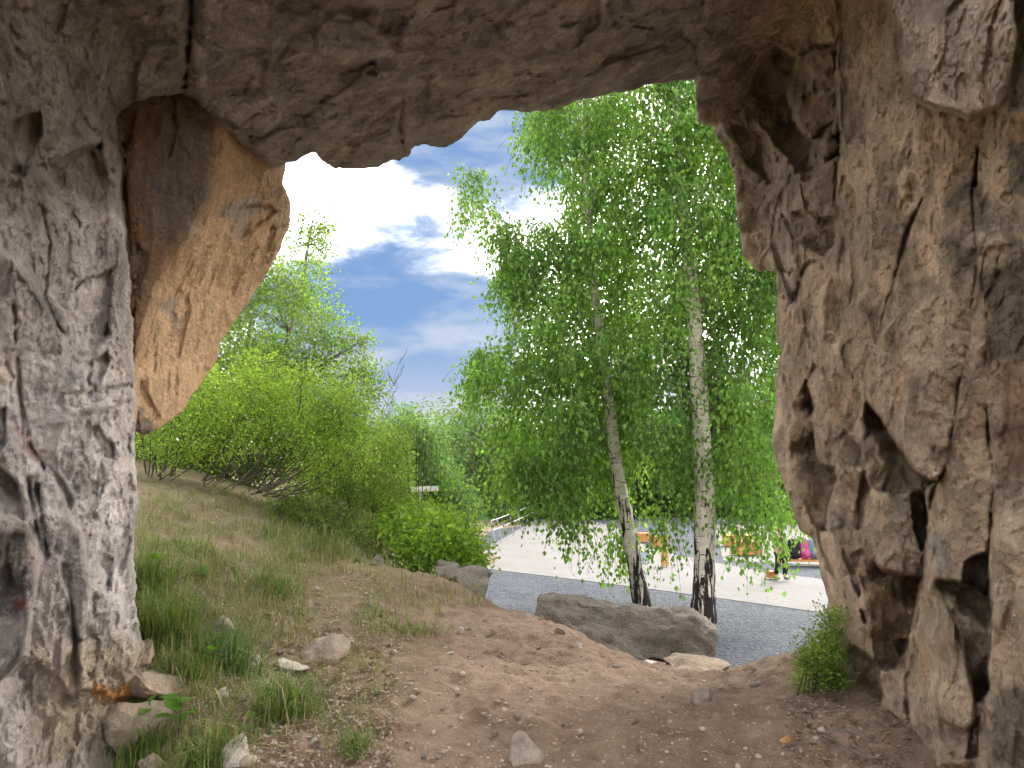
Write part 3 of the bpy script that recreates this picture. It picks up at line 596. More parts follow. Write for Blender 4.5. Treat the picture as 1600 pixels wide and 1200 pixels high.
fs = grid_faces(len(us2), len(vs2)); kp = (sd2 < 30).ravel(); fs = fs[kp[fs].all(1)]
ids = np.unique(fs); re = np.zeros(len(SV), np.int64); re[ids] = np.arange(len(ids))
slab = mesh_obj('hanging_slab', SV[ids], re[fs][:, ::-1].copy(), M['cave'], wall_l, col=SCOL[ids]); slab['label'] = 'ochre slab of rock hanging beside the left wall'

# ------------------------------------------------------------------ loose rocks
def rock(name, center, dims, mat, seed, rot=(0, 0, 0), sub=4, cuts=9, rough_=.05):
    r = np.random.default_rng(seed); bm = bmesh.new(); bmesh.ops.create_icosphere(bm, subdivisions=sub, radius=1.0)
    v = np.array([x.co[:] for x in bm.verts]); nrm = unit(r.normal(size=(cuts+5, 3))); cuts = cuts+5; off = r.uniform(.38, .72, cuts)
    for k in range(cuts):
        d = v@nrm[k]-off[k]; v = v-np.clip(d, 0, None)[:, None]*nrm[k]
    v = v*(1+(fbm(v, 1.6, 4, .55, seed)*rough_*2.2+facets(v, 3.0, seed)*rough_)[:, None])*np.asarray(dims)/2*1.25
    for x, c in zip(bm.verts, v): x.co = c
    for f in bm.faces: f.smooth = False
    me = bpy.data.meshes.new(name); bm.to_mesh(me); bm.free(); me.materials.append(mat)
    o = bpy.data.objects.new(name, me); COL.objects.link(o); o.location = center; o.rotation_euler = rot; return o
def hull_rock(name, front, back, mat, seed, amp=.05):
    bm = bmesh.new()
    pts = [P(u, v, d) for u, v, d in front+back]; c = np.mean(pts, 0)
    for p in pts: bm.verts.new(p-c)
    r = bmesh.ops.convex_hull(bm, input=bm.verts[:]); bmesh.ops.delete(bm, geom=[g for g in r['geom_interior'] if isinstance(g, bmesh.types.BMVert)], context='VERTS')
    bmesh.ops.triangulate(bm, faces=bm.faces[:])
    for _ in range(5):
        es = [e for e in bm.edges if e.calc_length() > .035]
        if not es: break
        bmesh.ops.subdivide_edges(bm, edges=es, cuts=1); bmesh.ops.triangulate(bm, faces=[f for f in bm.faces if len(f.verts) > 3])
    bmesh.ops.smooth_vert(bm, verts=bm.verts, factor=.5, use_axis_x=True, use_axis_y=True, use_axis_z=True)
    bm.normal_update(); v = np.array([x.co[:] for x in bm.verts]); nn = np.array([x.normal[:] for x in bm.verts])
    w = v+c
    v = v+nn*(fbm(w, 1.8, 4, .5, seed)*amp*1.6+facets(w, 2.6, seed)*amp+facets(w, 7, seed+1)*amp*.4+fbm(w, 14, 3, .6)*amp*.25)[:, None]
    for x, q in zip(bm.verts, v): x.co = q
    for f in bm.faces: f.smooth = True
    me = bpy.data.meshes.new(name); bm.to_mesh(me); bm.free(); me.materials.append(mat)
    o = bpy.data.objects.new(name, me); COL.objects.link(o); o.location = c; return o
tag(hull_rock('boulder', [(828,958,7.9),(848,932,8.1),(890,938,8.1),(925,948,8.0),(1000,962,7.8),(1060,960,7.7),(1090,972,7.6),(1119,986,7.6),(1112,1010,7.5),(1098,1030,7.4),(1000,1032,7.3),(930,1010,7.5),(870,990,7.7)],
              [(845,930,8.6),(900,934,8.9),(1000,955,8.9),(1070,958,8.7),(1110,980,8.5),(1100,1050,8.4),(860,1000,8.6)], M['boulder'], 3, .05), 'large long grey boulder lying on the rim in front of the birches', 'boulder')
tag(hull_rock('flat_stone', [(1036,1030,6.9),(1060,1024,7.0),(1100,1028,6.9),(1142,1040,6.7),(1120,1052,6.5),(1060,1050,6.5)], [(1050,1022,7.3),(1130,1034,7.1),(1090,1060,6.8)], M['ledge'], 5, .02), 'flat pale stone slab under the right end of the large boulder', 'stone')
tag(hull_rock('pale_stone', [(1003,1030,6.9),(1018,1027,7.0),(1034,1034,6.9),(1036,1046,6.7),(1010,1046,6.7)], [(1010,1030,7.1),(1032,1036,7.1)], M['pale'], 6, .015), 'small pale stone left of the flat slab below the boulder', 'stone')
tag(hull_rock('edge_rock', [(677,885,9.2),(690,875,9.3),(708,874,9.3),(722,890,9.2),(716,905,9.0),(682,905,9.0)], [(690,876,9.7),(715,885,9.7),(700,915,9.4)], M['boulder'], 8, .05), 'brown rock at the bank edge, left of a twin rock', 'rock')
tag(hull_rock('edge_rock', [(716,895,8.9),(735,888,9.0),(758,890,9.0),(764,905,8.9),(752,935,8.7),(722,925,8.6)], [(730,890,9.4),(762,896,9.4),(745,945,9.0)], M['boulder'], 9, .05), 'darker rock overhanging the gravel at the bank edge', 'rock')
for (u, v, wpx, hpx, mt, sd_, lb) in [(1229,1156,22,26,'orange',14,'small orange stone near the foot of the right wall'),
        (590,876,26,20,'boulder',15,'small grey rock on the path crest'), (556,858,20,16,'stone',16,'small grey rock under the thicket left of the path crest'), (772,986,14,12,'stone',17,'small grey stone near the middle of the path'),
        (402,1030,22,20,'pale',18,'white limestone chunk beside the blue-green grass tuft'), (455,1040,44,20,'pale',19,'flat pale stone between the grass tufts'), (345,1085,30,20,'pale',20,'pale flat stone below the grass tuft near the left wall'),
        (372,1165,60,40,'pale',21,'broad pale stone at the bottom left among grass'), (240,1190,36,30,'stone',22,'round tan stone under the left wall at the bottom'), (430,905,18,12,'stone',23,'bluish grey stone on the upper bank'), (345,975,60,44,'stone',24,'tan boulder behind the blue-green grass tuft'),
        (1060,1040,18,10,'pale',25,'thin pale stone wedged below the flat slab'), (878,984,24,14,'stone',26,'small stone at the left foot of the large boulder'), (720,985,14,10,'pale',27,'pale pebble left of the path middle')]:
    g = GP(u, v+hpx*.35); s = g[1]/F
    o = rock('stone', g+np.array([0, 0, hpx*s*.12]), (wpx*s, wpx*s*.9, hpx*s*1.1), M[mt], sd_, (random.uniform(-.3, .3), random.uniform(-.3, .3), random.uniform(0, 6)), 4, 9); tag(o, lb, 'stone')
def wedge(px, foot, deep, mat, seed, label, amp=.02):
    d = GP(*foot)[1]; fr = [(u, v, d+dd) for u, v, dd in px]; bk = [(sum(p[0] for p in px)/len(px)+k*8, max(p[1] for p in px)-6, d+deep) for k in (-1.5, 1.5)]
    tag(hull_rock('stone', fr, bk, M[mat], seed, amp), label, 'stone')
wedge([(793,1186,0),(798,1152,.06),(810,1138,.09),(818,1140,.12),(850,1180,.05),(846,1196,-.02),(800,1200,-.04)], (820,1192), .22, 'stone', 12, 'upright wedge-shaped stone in the trodden earth at the bottom')
wedge([(1084,1092,0),(1090,1075,.06),(1102,1074,.1),(1114,1082,.1),(1108,1092,.04),(1090,1102,-.02)], (1098,1098), .16, 'stone', 13, 'small dark pointed stone on the right of the trodden floor')
wedge([(470,1022,.05),(490,1000,.14),(520,988,.2),(536,990,.24),(545,1008,.2),(524,1034,.0),(486,1040,-.04)], (512,1034), .34, 'stone', 11, 'angular tan stone half buried on the left bank', .035)
wedge([(534,992,.2),(545,986,.25),(558,998,.25),(552,1010,.16),(540,1008,.12)], (546,1012), .2, 'stone', 14, 'small angular stone touching the tan stone on the left bank')
# stepped stone block at the foot of the left wall
for (u, v, d, w_, h_, lb, sd_) in [(226,1066,4.70,.40,.20,'pale ledge block at the foot of the left wall',31), (222,1026,4.78,.17,.17,'small block stacked on the ledge by the left wall',32), (222,1128,4.45,.34,.30,'dark block under the ledge at the foot of the left wall',33)]:
    o = rock('ledge_block', P(u, v, d), (w_, w_, h_), M['ledge'], sd_, (0, .1, .4), 4, 12); tag(o, lb, 'stone')
# chips: the larger ones are things, the rest is a scatter of stuff
chip_me = [rock('limestone_chip', (0, 0, -9), (1, 1, .6), M[k], 40+i, (0, 0, 0), 2, 8) for i, k in enumerate(['pale', 'stone', 'pale', 'stone'])]
zones = [((330, 560), (940, 1180), 46, 'pale limestone chip lying among litter on the left bank', 'limestone chips on the left bank'), ((560, 1250), (960, 1190), 40, 'pale limestone chip on the trodden earth', 'limestone chips on the trodden floor')]
for (ua, ub), (va, vb), n, lb, grp in zones:
    for k in range(n):
        u, v = random.uniform(ua, ub), random.uniform(va, vb); g = GP(u, v)
        if g[2] < .3: continue
        src = random.choice(chip_me); o = bpy.data.objects.new('limestone_chip', src.data); COL.objects.link(o)
        s = random.uniform(9, 19)*g[1]/F; o.location = g+np.array([0, 0, s*.06]); o.scale = (s, s*random.uniform(.6, 1), s*random.uniform(.6, 1)); o.rotation_euler = (random.uniform(-.4, .4), random.uniform(-.4, .4), random.uniform(0, 6.3)); tag(o, lb, 'stone chip', grp)
for o in chip_me: bpy.data.objects.remove(o)
def scatter_pts(n, ua, ub, va, vb):
    u = RNG.uniform(ua, ub, n); v = RNG.uniform(va, vb, n); return np.array([GP(a, b) for a, b in zip(u, v)])
gpts = np.concatenate([scatter_pts(2200, 300, 620, 880, 1200), scatter_pts(1300, 560, 1290, 960, 1200), scatter_pts(250, 220, 600, 780, 960)])
gpts = gpts[gpts[:, 2] > .3]
bm = bmesh.new(); bmesh.ops.create_icosphere(bm, subdivisions=1, radius=.5); iv = np.array([x.co[:] for x in bm.verts]); jf = np.array([[q.index for q in f.verts] for f in bm.faces]); bm.free()
nP = len(gpts); sc3 = RNG.lognormal(math.log(.016), .5, nP)[:, None, None]*RNG.uniform(.6, 1.2, (nP, 1, 3))*np.array([1, 1, .7])
pv = iv[None]*sc3*RNG.uniform(.7, 1.2, (nP, len(iv), 1))+gpts[:, None]
pc = np.repeat(np.array([.36, .29, .23])*RNG.uniform(.5, 1.35, (nP, 1)), len(iv), 0)
m_, t_, b_2 = new_mat('pebble'); t_.links.new(attr(t_), b_2.inputs['Base Color']); M['pebble'] = m_
tag(mesh_obj('pebbles', pv.reshape(-1, 3), (jf[None]+np.arange(nP)[:, None, None]*len(iv)).reshape(-1, 3), m_, col=pc, smooth=False), 'fine stone rubble strewn over the earth', 'pebbles', kind='stuff')

# ------------------------------------------------------------------ vegetation
def in_poly(u, v, poly): return poly_sd(np.asarray(u, float), np.asarray(v, float), poly)[0]
def sample_clumps(poly, n, rpx, d0, dd, seed=0, flat_depth=False):
    """clump centres spread through a crown: (centre, radius in metres)"""
    r = np.random.default_rng(seed); poly = np.array(poly, float); lo, hi = poly.min(0), poly.max(0); got = []; uv = []
    cu = poly[:, 0].mean(); hw = (hi[0]-lo[0])/2
    m = n*60; cu_ = r.uniform(lo[0], hi[0], m); cv_ = r.uniform(lo[1], hi[1], m); cr_ = rpx*r.uniform(.65, 1.25, m); ok = in_poly(cu_, cv_, poly) < -cr_*.55
    for u, v, rp in zip(cu_[ok], cv_[ok], cr_[ok]):
        if len(got) >= n: break
        if any((u-a)**2+(v-b)**2 < (rpx*.55)**2 for a, b in uv[-int(n*.6):]): continue
        e = math.sqrt(max(.08, 1-((u-cu)/(hw*1.15))**2)); d = d0+r.uniform(-1, 1)*dd*e
        uv.append((u, v)); got.append((P(u, v, d), rp*d/F))
    return got
def twig_field(clumps, per, L, k, hang, leafsz, jit=.5, seed=0, squash=.85):
    """twigs with leaves for a list of clumps -> twig paths, leaf pos/axis/size, clump index"""
    r = np.random.default_rng(seed); T = []; LP = []; LA = []; LS = []; LI = []
    for ci, (c, rad) in enumerate(clumps):
        n = max(3, int((per[ci] if isinstance(per, list) else per)*r.uniform(.7, 1.3)))
        b = unit(r.normal(size=(n, 3)))*(r.random((n, 1))**.45)*rad*np.array([1, 1, squash]); st = c+b*.8
        dr = unit(unit(b)+r.normal(size=(n, 3))*.5+np.array([0, 0, -hang])); ln = L*r.uniform(.6, 1.4, (n, 1))
        tt = np.linspace(0, 1, k)[None, :, None]
        path = st[:, None]+dr[:, None]*ln[:, None]*tt+np.array([0, 0, -1])*(tt**2)*ln[:, None]*hang*.5
        T.append(path)
        lp = path[:, 1:]+r.normal(size=(n, k-1, 3))*leafsz*.55
        ax = np.gradient(path, axis=1)[:, 1:]; ax = unit(ax)+r.normal(size=ax.shape)*jit+np.array([0, 0, -hang*.7])
        LP.append(lp.reshape(-1, 3)); LA.append(ax.reshape(-1, 3)); LS.append(leafsz*r.uniform(.6, 1.25, lp.shape[0]*(k-1))); LI.append(np.full(lp.shape[0]*(k-1), ci))
    return T, np.concatenate(LP), np.concatenate(LA), np.concatenate(LS), np.concatenate(LI)
def leaf_cols(n, ci, c1, c2, seed=0, spread=.35):
    r = np.random.default_rng(seed); cb = r.random(ci.max()+1)[ci]; f = np.clip(cb*.6+r.random(n)*.4+r.normal(0, .1, n), 0, 1)[:, None]
    c = np.array(c1)*(1-f)+np.array(c2)*f; return c*np.exp(r.normal(0, spread*.5, (n, 1)))
def limb(a, b, sag=.12, n=7):
    a, b = np.asarray(a), np.asarray(b); t = np.linspace(0, 1, n)[:, None]; L = np.linalg.norm(b-a)
    return a+(b-a)*t+np.array([0, 0, 1])*np.sin(t*math.pi)*L*sag+np.sin(t*9+a[0]*7)*L*.012
def plant(name, base, label, cat, stems, clumps, per, L, k, hang, leafsz, c1, c2, group=None, twigmat='twig', aspect=.7, seed=0, twig_r=.003, every=1, limb_r=.012, stem_name='stem', crown_name='foliage', jit=.5, stem_mat=None, separate=True, flat=None, links=True, sides=5):
    root = empty(name, base, label, cat, group)
    for path, r0, r1 in stems:
        tb = Tubes(); tb.add(path, np.linspace(r0, r1, len(path)), sides); tb.build(stem_name, M[stem_mat or twigmat], root, base)
    T, lp, la, ls, li = twig_field(clumps, per, L, k, hang, leafsz, jit, seed)
    tb = Tubes()
    if links and stems:
        allp = np.concatenate([s[0] for s in stems])
        for c, rad in clumps:
            d = np.linalg.norm((allp-c)*np.array([1, 1, .8]), axis=1)+np.clip(allp[:, 2]-c[2]+.15, 0, None)*3
            q = allp[np.argmin(d)]; Ld = np.linalg.norm(q-c)
            if Ld > .08: tb.add(limb(q, c), np.linspace(min(limb_r, limb_r*.4+Ld*.006), limb_r*.3, 7), 4)
    if twig_r:
        for path in T:
            q = path[::every, ::2] if path.shape[1] > 5 else path[::every]; tb.add_many(q, np.linspace(twig_r, twig_r*.5, q.shape[1]), 3)
    if tb.v: tb.build('branches', M[twigmat], root, base)
    leaves(crown_name, lp, la, ls, M['leaf'], root, leaf_cols(len(lp), li, c1, c2, seed), base, aspect, flat=flat)
    return root
# birches
def trunk_obj(root, base, pts, wid, d, name='trunk'):
    path = np.array([P(u, v, d+dv) for u, v, dv in pts]); k = len(path); t0 = np.linspace(0, 1, k); t1 = np.linspace(0, 1, 60)
    path = np.stack([np.interp(t1, t0, path[:, i]) for i in range(3)], 1)
    for _ in range(6): path[1:-1] = (path[:-2]+path[1:-1]*2+path[2:])/4
    w = np.interp(t1, t0, wid)*d/F/2; tb = Tubes(); tb.add(path, w, 20); o = tb.build(name, M['birch'], root, base)
    me = o.data; n = len(me.vertices); c = np.empty(n*3, np.float32); me.vertices.foreach_get('co', c); c = c.reshape(-1, 3)
    ctr = np.repeat(path-base, 20, 0); c = ctr+(c-ctr)*(1+fbm(c.astype(float), 5, 3, .5)*.16+fbm(c*np.array([1, 1, .3]), 14, 3, .5)*.10)[:, None]
    me.vertices.foreach_set('co', c.astype(np.float32).ravel()); me.update(); return path
def birch(label, base, tr, wid, d, polys, seed):
    root = empty('birch_tree', base, label, 'birch tree', 'birches on the gravel')
    path = trunk_obj(root, base, tr, wid, d)
    clumps = []
    for i, (poly, n, rpx, dd) in enumerate(polys): clumps += sample_clumps(poly, n, rpx, d, dd, seed+i)
    out = []
    for c, rad in clumps:
        u, v = proj(c); ut = np.interp(v, [q[1] for q in tr[::-1]], [q[0] for q in tr[::-1]])
        if c[1] < d+.1 and abs(u-ut) < 34 and v > 380: c = np.array(P(u, v, d+.35+abs(c[1]-d)*.8))
        out.append((c, rad))
    clumps = out; per = [34 if (proj(c)[0] < 860) else 60 if proj(c)[1] < 470 else 48 if proj(c)[1] < 700 else (38 if proj(c)[1] < 740 else 13) for c, rad in clumps]
    T, lp, la, ls, li = twig_field(clumps, per, .44, 9, 1.3, .083, .4, seed)
    tb = Tubes(); rr_ = random.Random(seed)
    for c, rad in clumps:
        if rr_.random() < .45: continue
        hd = math.hypot(*(c-path[np.argmin(abs(path[:, 2]-c[2]))])[:2]); zs = max(1.7+rr_.uniform(0, 1.6), c[2]-.55*hd-.1)
        q = path[np.argmin(abs(path[:, 2]-zs))]; tb.add(limb(q, c+np.array([0, 0, rad*.5]), .10, 9), np.linspace(.005+.006*hd if proj(c)[0] > 870 else .006, .002, 9), 5)
    tb.build('limbs', M['greytwig'], root, base); tb = Tubes()
    for pth in T:
        tb.add_many(pth[::2, ::2], .0026, 3)
    tb.build('twigs', M['twig'], root, base)
    leaves('crown', lp, la, ls, M['leaf'], root, leaf_cols(len(lp), li, (.075, .17, .034), (.215, .385, .08), seed), base, .74)
    return root
bA = PZ(1098, 974, -.02); bB = PZ(1004, 952, -.02)
birch('tall thick white birch on the right with black fissured foot', bA, [(1098,976,0),(1101,900,0),(1101,800,0),(1097,700,0),(1092,600,0),(1085,500,0),(1079,430,0),(1068,350,0),(1062,250,0),(1055,150,0),(1048,20,0),(1042,-120,0)], [40,32,30,27,25,23,20,18,15,12,9,6], bA[1],
      [([(1000,60),(1090,40),(1200,160),(1260,400),(1290,500),(1290,700),(1270,760),(1250,800),(1235,815),(1180,825),(1140,815),(1120,790),(1060,785),(1020,765),(1010,700),(990,560),(985,400),(985,200)], 125, 44, 1.6),
       ([(1110,720),(1210,700),(1250,790),(1240,850),(1180,860),(1120,820)], 12, 28, .8), ([(1020,770),(1070,770),(1065,860),(1040,870),(1015,850)], 4, 20, .6), ([(960,-160),(1150,-160),(1190,100),(960,80)], 16, 50, 1.2)], 21)
birch('slender leaning birch on the left with a thinner stem', bB, [(1004,954,0),(992,880,0),(976,800,0),(963,730,0),(955,650,0),(945,580,0),(935,510,0),(925,400,0),(915,280,0),(908,180,0),(905,60,0)], [28,23,21,19,17,15,13,11,9,7,5], bB[1],
      [([(830,120),(1010,90),(1010,300),(1010,500),(1005,690),(985,750),(930,780),(860,755),(790,720),(760,680),(800,640),(790,600),(730,590),(700,562),(760,535),(800,495),(770,440),(790,400),(830,345),(875,330),(880,290),(815,230),(805,180)], 135, 38, 1.7),
       ([(716,240),(745,225),(770,300),(800,350),(850,390),(830,460),(770,445),(765,400),(728,350)], 10, 22, .7), ([(775,330),(870,340),(860,430),(790,440)], 6, 28, .9),
       ([(845,750),(940,760),(945,850),(900,860),(860,830)], 8, 24, .8), ([(930,780),(1000,790),(995,870),(950,880)], 5, 20, .6), ([(705,545),(800,520),(800,610),(730,600)], 5, 22, .9), ([(760,640),(860,640),(860,790),(780,770)], 7, 30, 1.1)], 33)
# bare twigs in the sky beside the left birch
def bare(name, label, cat, base, chains, r0, mat, group=None):
    root = empty(name, base, label, cat, group); tb = Tubes()
    for ch in chains:
        p = np.array([P(*q) for q in ch]); t1 = np.linspace(0, 1, 14); t0 = np.linspace(0, 1, len(p)); p = np.stack([np.interp(t1, t0, p[:, i]) for i in range(3)], 1)
        p[1:-1] += RNG.normal(size=(12, 3))*.008; tb.add(p, np.linspace(r0 if ch is chains[0] else r0*.45, r0*.2, 14), 5)
    tb.build('stem', M[mat], root, base); return root
def twiggy(u0, v0, u1, v1, d, n, seed):
    r = random.Random(seed); out = [[(u0, v0, d), ((u0+u1)/2+r.uniform(-6, 6), (v0+v1)/2, d), (u1, v1, d)]]
    for i in range(n):
        t = r.uniform(.35, .95); u, v = u0+(u1-u0)*t, v0+(v1-v0)*t; s = r.choice((-1, 1)); L = r.uniform(18, 46)*(1.2-t*.6)
        out.append([(u, v, d), (u+s*L*.35, v-L*.55, d+.05), (u+s*L*.5, v-L, d+r.uniform(-.1, .1))])
    return out
g = np.array([*P(588, 850, 12.0)[:2], 0]); g[2] = float(zlook(g[0], g[1]))
bare('bare_sapling', 'thin leafless grey sapling rising out of the thicket against the sky', 'sapling', g, [[tuple((588, 850, 12.)), (584, 700, 12.), (590, 660, 12.)]]+twiggy(584, 720, 626, 560, 12., 16, 4), .013, 'greytwig')
# tall pale tree on the left bank
def rise(u0, v0, pts, d): return np.array([P(u0, v0, d)]+[P(u, v, d+x) for u, v, x in pts])
eb = np.array([*P(385, 770, 12.8)[:2], 0]); eb[2] = float(zlook(eb[0], eb[1]))-.05
est = [np.concatenate([[eb], rise(400, 690, [(430,600,0),(452,520,.1),(472,440,.1),(484,370,.2),(492,325,.2)], 12.8)]), np.concatenate([[eb], rise(380, 690, [(376,600,.2),(392,500,.3),(410,430,.4)], 12.8)]),
       np.concatenate([[eb], rise(420, 680, [(470,600,-.2),(520,560,-.3),(566,532,-.3)], 12.8)]), np.concatenate([[eb], rise(350, 690, [(320,600,.2),(300,500,.4),(310,420,.5)], 12.8)])]
ecl = sample_clumps([(492,318),(503,380),(522,430),(516,490),(566,525),(588,600),(560,650),(470,660),(340,660),(240,640),(230,520),(330,430),(420,400),(468,350)], 78, 30, 12.8, 1.3, 51)
ecl += [(P(490, 345, 12.9), .16), (P(497, 370, 12.9), .2), (P(482, 380, 12.9), .22), (P(556, 540, 12.5), .22), (P(540, 590, 12.4), .3), (P(575, 600, 12.4), .24)]
plant('bank_tree', eb, 'tall pale green tree on the left bank behind the hanging slab', 'tree', [(p, .06, .012) for p in est], ecl, 60, .30, 6, .05, .066, (.10, .20, .06), (.25, .38, .09), seed=5, twigmat='greytwig', stem_name='trunk', crown_name='crown')
# arching shrub with a mass of dark stems
sb = np.array([*P(330, 752, 9.9)[:2], 0]); sb[2] = float(zlook(sb[0], sb[1]))-.03
sst = []; r_ = random.Random(9)
for i in range(46):
    u0 = r_.choice((240, 262, 330, 360, 400, 420))+r_.uniform(-14, 14); v0 = 742+(u0-240)*.16+r_.uniform(-4, 8); d = 9.9+r_.uniform(-.35, .5)
    lean = r_.uniform(.25, 1.0) if u0 > 300 else r_.uniform(-.2, .7); L = r_.uniform(110, 210)
    p0 = np.array([u0, v0]); pts = []
    for t in np.linspace(0, 1, 8):
        ang = (1-lean)*1.45+.12+t*.45*lean; pts.append(p0.copy()); p0 = p0+np.array([math.cos(ang), -math.sin(ang)])*L/8+np.array([r_.uniform(-2, 2), r_.uniform(-2, 2)])
    sst.append((np.array([P(a, b, d+.03*k) for k, (a, b) in enumerate(pts)]), r_.uniform(.006, .013), .003))
scl = sample_clumps([(200,690),(215,600),(270,620),(310,560),(350,590),(400,535),(440,590),(490,555),(520,600),(575,585),(592,615),(570,650),(590,665),(560,700),(500,690),(440,695),(380,705),(310,720),(250,720)], 116, 21, 10.35, .7, 61)
scl += sample_clumps([(480,640),(590,640),(570,730),(500,760),(440,740)], 22, 24, 10.2, .5, 62)
plant('arching_shrub', sb, 'bright green shrub with many dark stems arching right over the bank', 'shrub', sst, scl, 38, .26, 7, .0, .046, (.16, .30, .05), (.38, .53, .09), seed=6, stem_name='stem', aspect=.5, limb_r=.006, twig_r=.002, every=2)
# fine-leaved thicket right of it
for (nm, lab, poly, n, rp, d, lf, c1, c2, up, asp, sd_) in [
    ('thicket_shrub', 'fine-leaved olive green shrub at the middle of the bank', [(500,720),(550,680),(575,700),(605,680),(632,740),(640,800),(640,860),(600,870),(545,850),(490,810),(470,760)], 56, 24, 11.2, .036, (.14, .25, .04), (.31, .44, .08), (575, 862), .42, 71),
    ('thicket_shrub', 'taller yellow-green shrub right of the leafless sapling', [(590,700),(612,655),(634,700),(640,745),(630,780),(690,800),(700,830),(640,850),(600,800)], 30, 20, 12.4, .045, (.11, .21, .035), (.26, .38, .07), (650, 850), .45, 72),
    ('thicket_shrub', 'low grassy shrub at the foot of the arching stems', [(410,775),(470,760),(540,790),(590,850),(570,868),(500,840),(440,815)], 26, 18, 10.3, .04, (.11, .19, .035), (.25, .35, .07), (500, 835), .35, 73),
    ('thicket_shrub', 'dark undergrowth behind the arching stems next to the left wall', [(180,640),(300,620),(420,640),(520,650),(540,760),(430,765),(300,750),(180,745)], 80, 28, 13.2, .06, (.05, .10, .02), (.13, .20, .04), (360, 758), .5, 75),
    ('leafy_bush', 'vivid green broad-leaved bush beside the gravel edge', [(600,850),(612,810),(640,785),(660,805),(690,790),(715,815),(740,830),(757,862),(748,892),(700,888),(650,888),(612,875)], 40, 19, 10.4, .08, (.10, .21, .025), (.25, .40, .05), (690, 885), .62, 74)]:
    b0 = np.array([*P(up[0], up[1], d)[:2], 0]); b0[2] = float(zlook(b0[0], b0[1]))-.03; pl = np.array(poly); r_ = random.Random(sd_); st = []
    for i in range(14):
        u = r_.uniform(pl[:, 0].min()+15, pl[:, 0].max()-15); top = pl[:, 1].min()+r_.uniform(0, 60); uu = up[0]+(u-up[0])*.35; dd = d+r_.uniform(-.3, .3)
        q0 = P(uu, up[1], dd); q0[2] = float(zlook(q0[0], q0[1]))-.02
        st.append((np.array([q0, P(uu*.7+u*.3, up[1]*.6+top*.4, dd), P(uu*.3+u*.7, up[1]*.3+top*.7, dd), P(u, top, dd)]), .009, .003))
    plant(nm, b0, lab, 'shrub' if nm != 'leafy_bush' else 'bush', st, sample_clumps(poly, int(n*1.3), rp, d, .7, sd_), 62 if lf < .08 else 22, .2, 6, .0 if lf < .08 else .1, lf, c1, c2, seed=sd_, aspect=asp, limb_r=.005, twig_r=.002, every=2, stem_name='stem')
# trees beyond the yard
def far_tree(u, vtop, wpx, d, label, c1, c2, seed, name='far_tree', group='trees beyond the yard', vbot=None, hang=.25, asp=.4, lf=.16):
    b0 = np.array([*P(u, 700, d)[:2], 0]); b0[2] = max(0, float(zlook(np.clip(b0[0], -14, 12), min(b0[1], 33))))
    top = P(u, vtop, d)[2]; vb = vbot or 815
    pl = [(u-wpx*.12, vtop), (u+wpx*.16, vtop+4), (u+wpx*.38, vtop+40), (u+wpx*.5, vtop+100), (u+wpx*.5, vb-30), (u+wpx*.35, vb), (u-wpx*.35, vb), (u-wpx*.5, vb-30), (u-wpx*.48, vtop+90), (u-wpx*.3, vtop+35)]
    st = [(np.array([b0, b0+np.array([.1, 0, (top-b0[2])*.4]), P(u+wpx*.05, vtop+60, d), P(u, vtop+15, d)]), .10, .02), (np.array([b0, P(u+wpx*.2, (vtop+vb)/2, d), P(u+wpx*.3, vtop+50, d)]), .07, .02), (np.array([b0, P(u-wpx*.2, (vtop+vb)/2, d), P(u-wpx*.28, vtop+50, d)]), .07, .02)]
    return plant(name, b0, label, 'tree', st, sample_clumps(pl, 80, 22, d, wpx*d/F*.4, seed), 42, .55*d/27, 6, hang, lf*max(1, d/27), c1, c2, group=group, seed=seed, aspect=asp, twigmat='greytwig', limb_r=.03, twig_r=0, stem_name='trunk', crown_name='crown')
GA, GB = ((.07, .145, .05), (.17, .28, .09)), ((.05, .115, .035), (.13, .225, .06))
for u, vt, w_, d, lb, cc, vb in [(560, 655, 130, 24, 'grey-green feathery tree rising behind the thicket at left', GA, 800), (640, 632, 130, 27, 'feathery pale tree just right of the leafless sapling', GA, 810), (735, 612, 170, 37, 'broad rounded grey-green willow behind the white board', GA, 815),
        (815, 640, 130, 39, 'smaller willow between the broad willow and the slender birch', GA, 815), (700, 740, 110, 26, 'low dark shrub tree at the foot of the broad willow', GB, 822), (790, 745, 110, 38, 'low dark shrub tree behind the railing', GB, 822)]:
    far_tree(u, vt, w_, d, lb, *cc, seed=int(u), vbot=vb)
for i, (u, vt, w_, d) in enumerate([(895, 655, 150, 40), (985, 640, 160, 42), (1075, 650, 160, 43), (1165, 640, 170, 42), (1255, 645, 170, 40), (1350, 640, 180, 40)]):
    far_tree(u, vt, w_, d, ['dark tree seen low between the railing and the slender birch', 'dark tree directly behind the slender birch', 'dark tree seen between the two birch trunks', 'dark tree just right of the thick birch', 'dark tree behind the backpacks by the right wall', 'dark tree mostly hidden behind the right wall'][i], *GB, seed=200+i, vbot=812, lf=.24, asp=.6)
# far wood closing the horizon, one mass
n = 26000; r = np.random.default_rng(77)
wx = r.uniform(-75, 95, n); wy = 52+r.uniform(0, 10, n)+np.abs(wx)*.05; hh = 4.2+1.8*np.array([mnoise.noise((a*.12, 3, 0)) for a in wx])+.8*np.array([mnoise.noise((a*.5, 9, 0)) for a in wx])
wz = r.random(n)**.8*hh
leaves('woodland', np.stack([wx, wy, wz], 1), r.normal(size=(n, 3)), r.uniform(.4, .8, n), M['leaf'], None, np.array([.05, .10, .035])*np.exp(r.normal(0, .35, (n, 1))), (0, 0, 0), .7)
tag(bpy.data.objects['woodland'], 'far dark green wood closing the view behind the yard', 'woodland', kind='stuff')
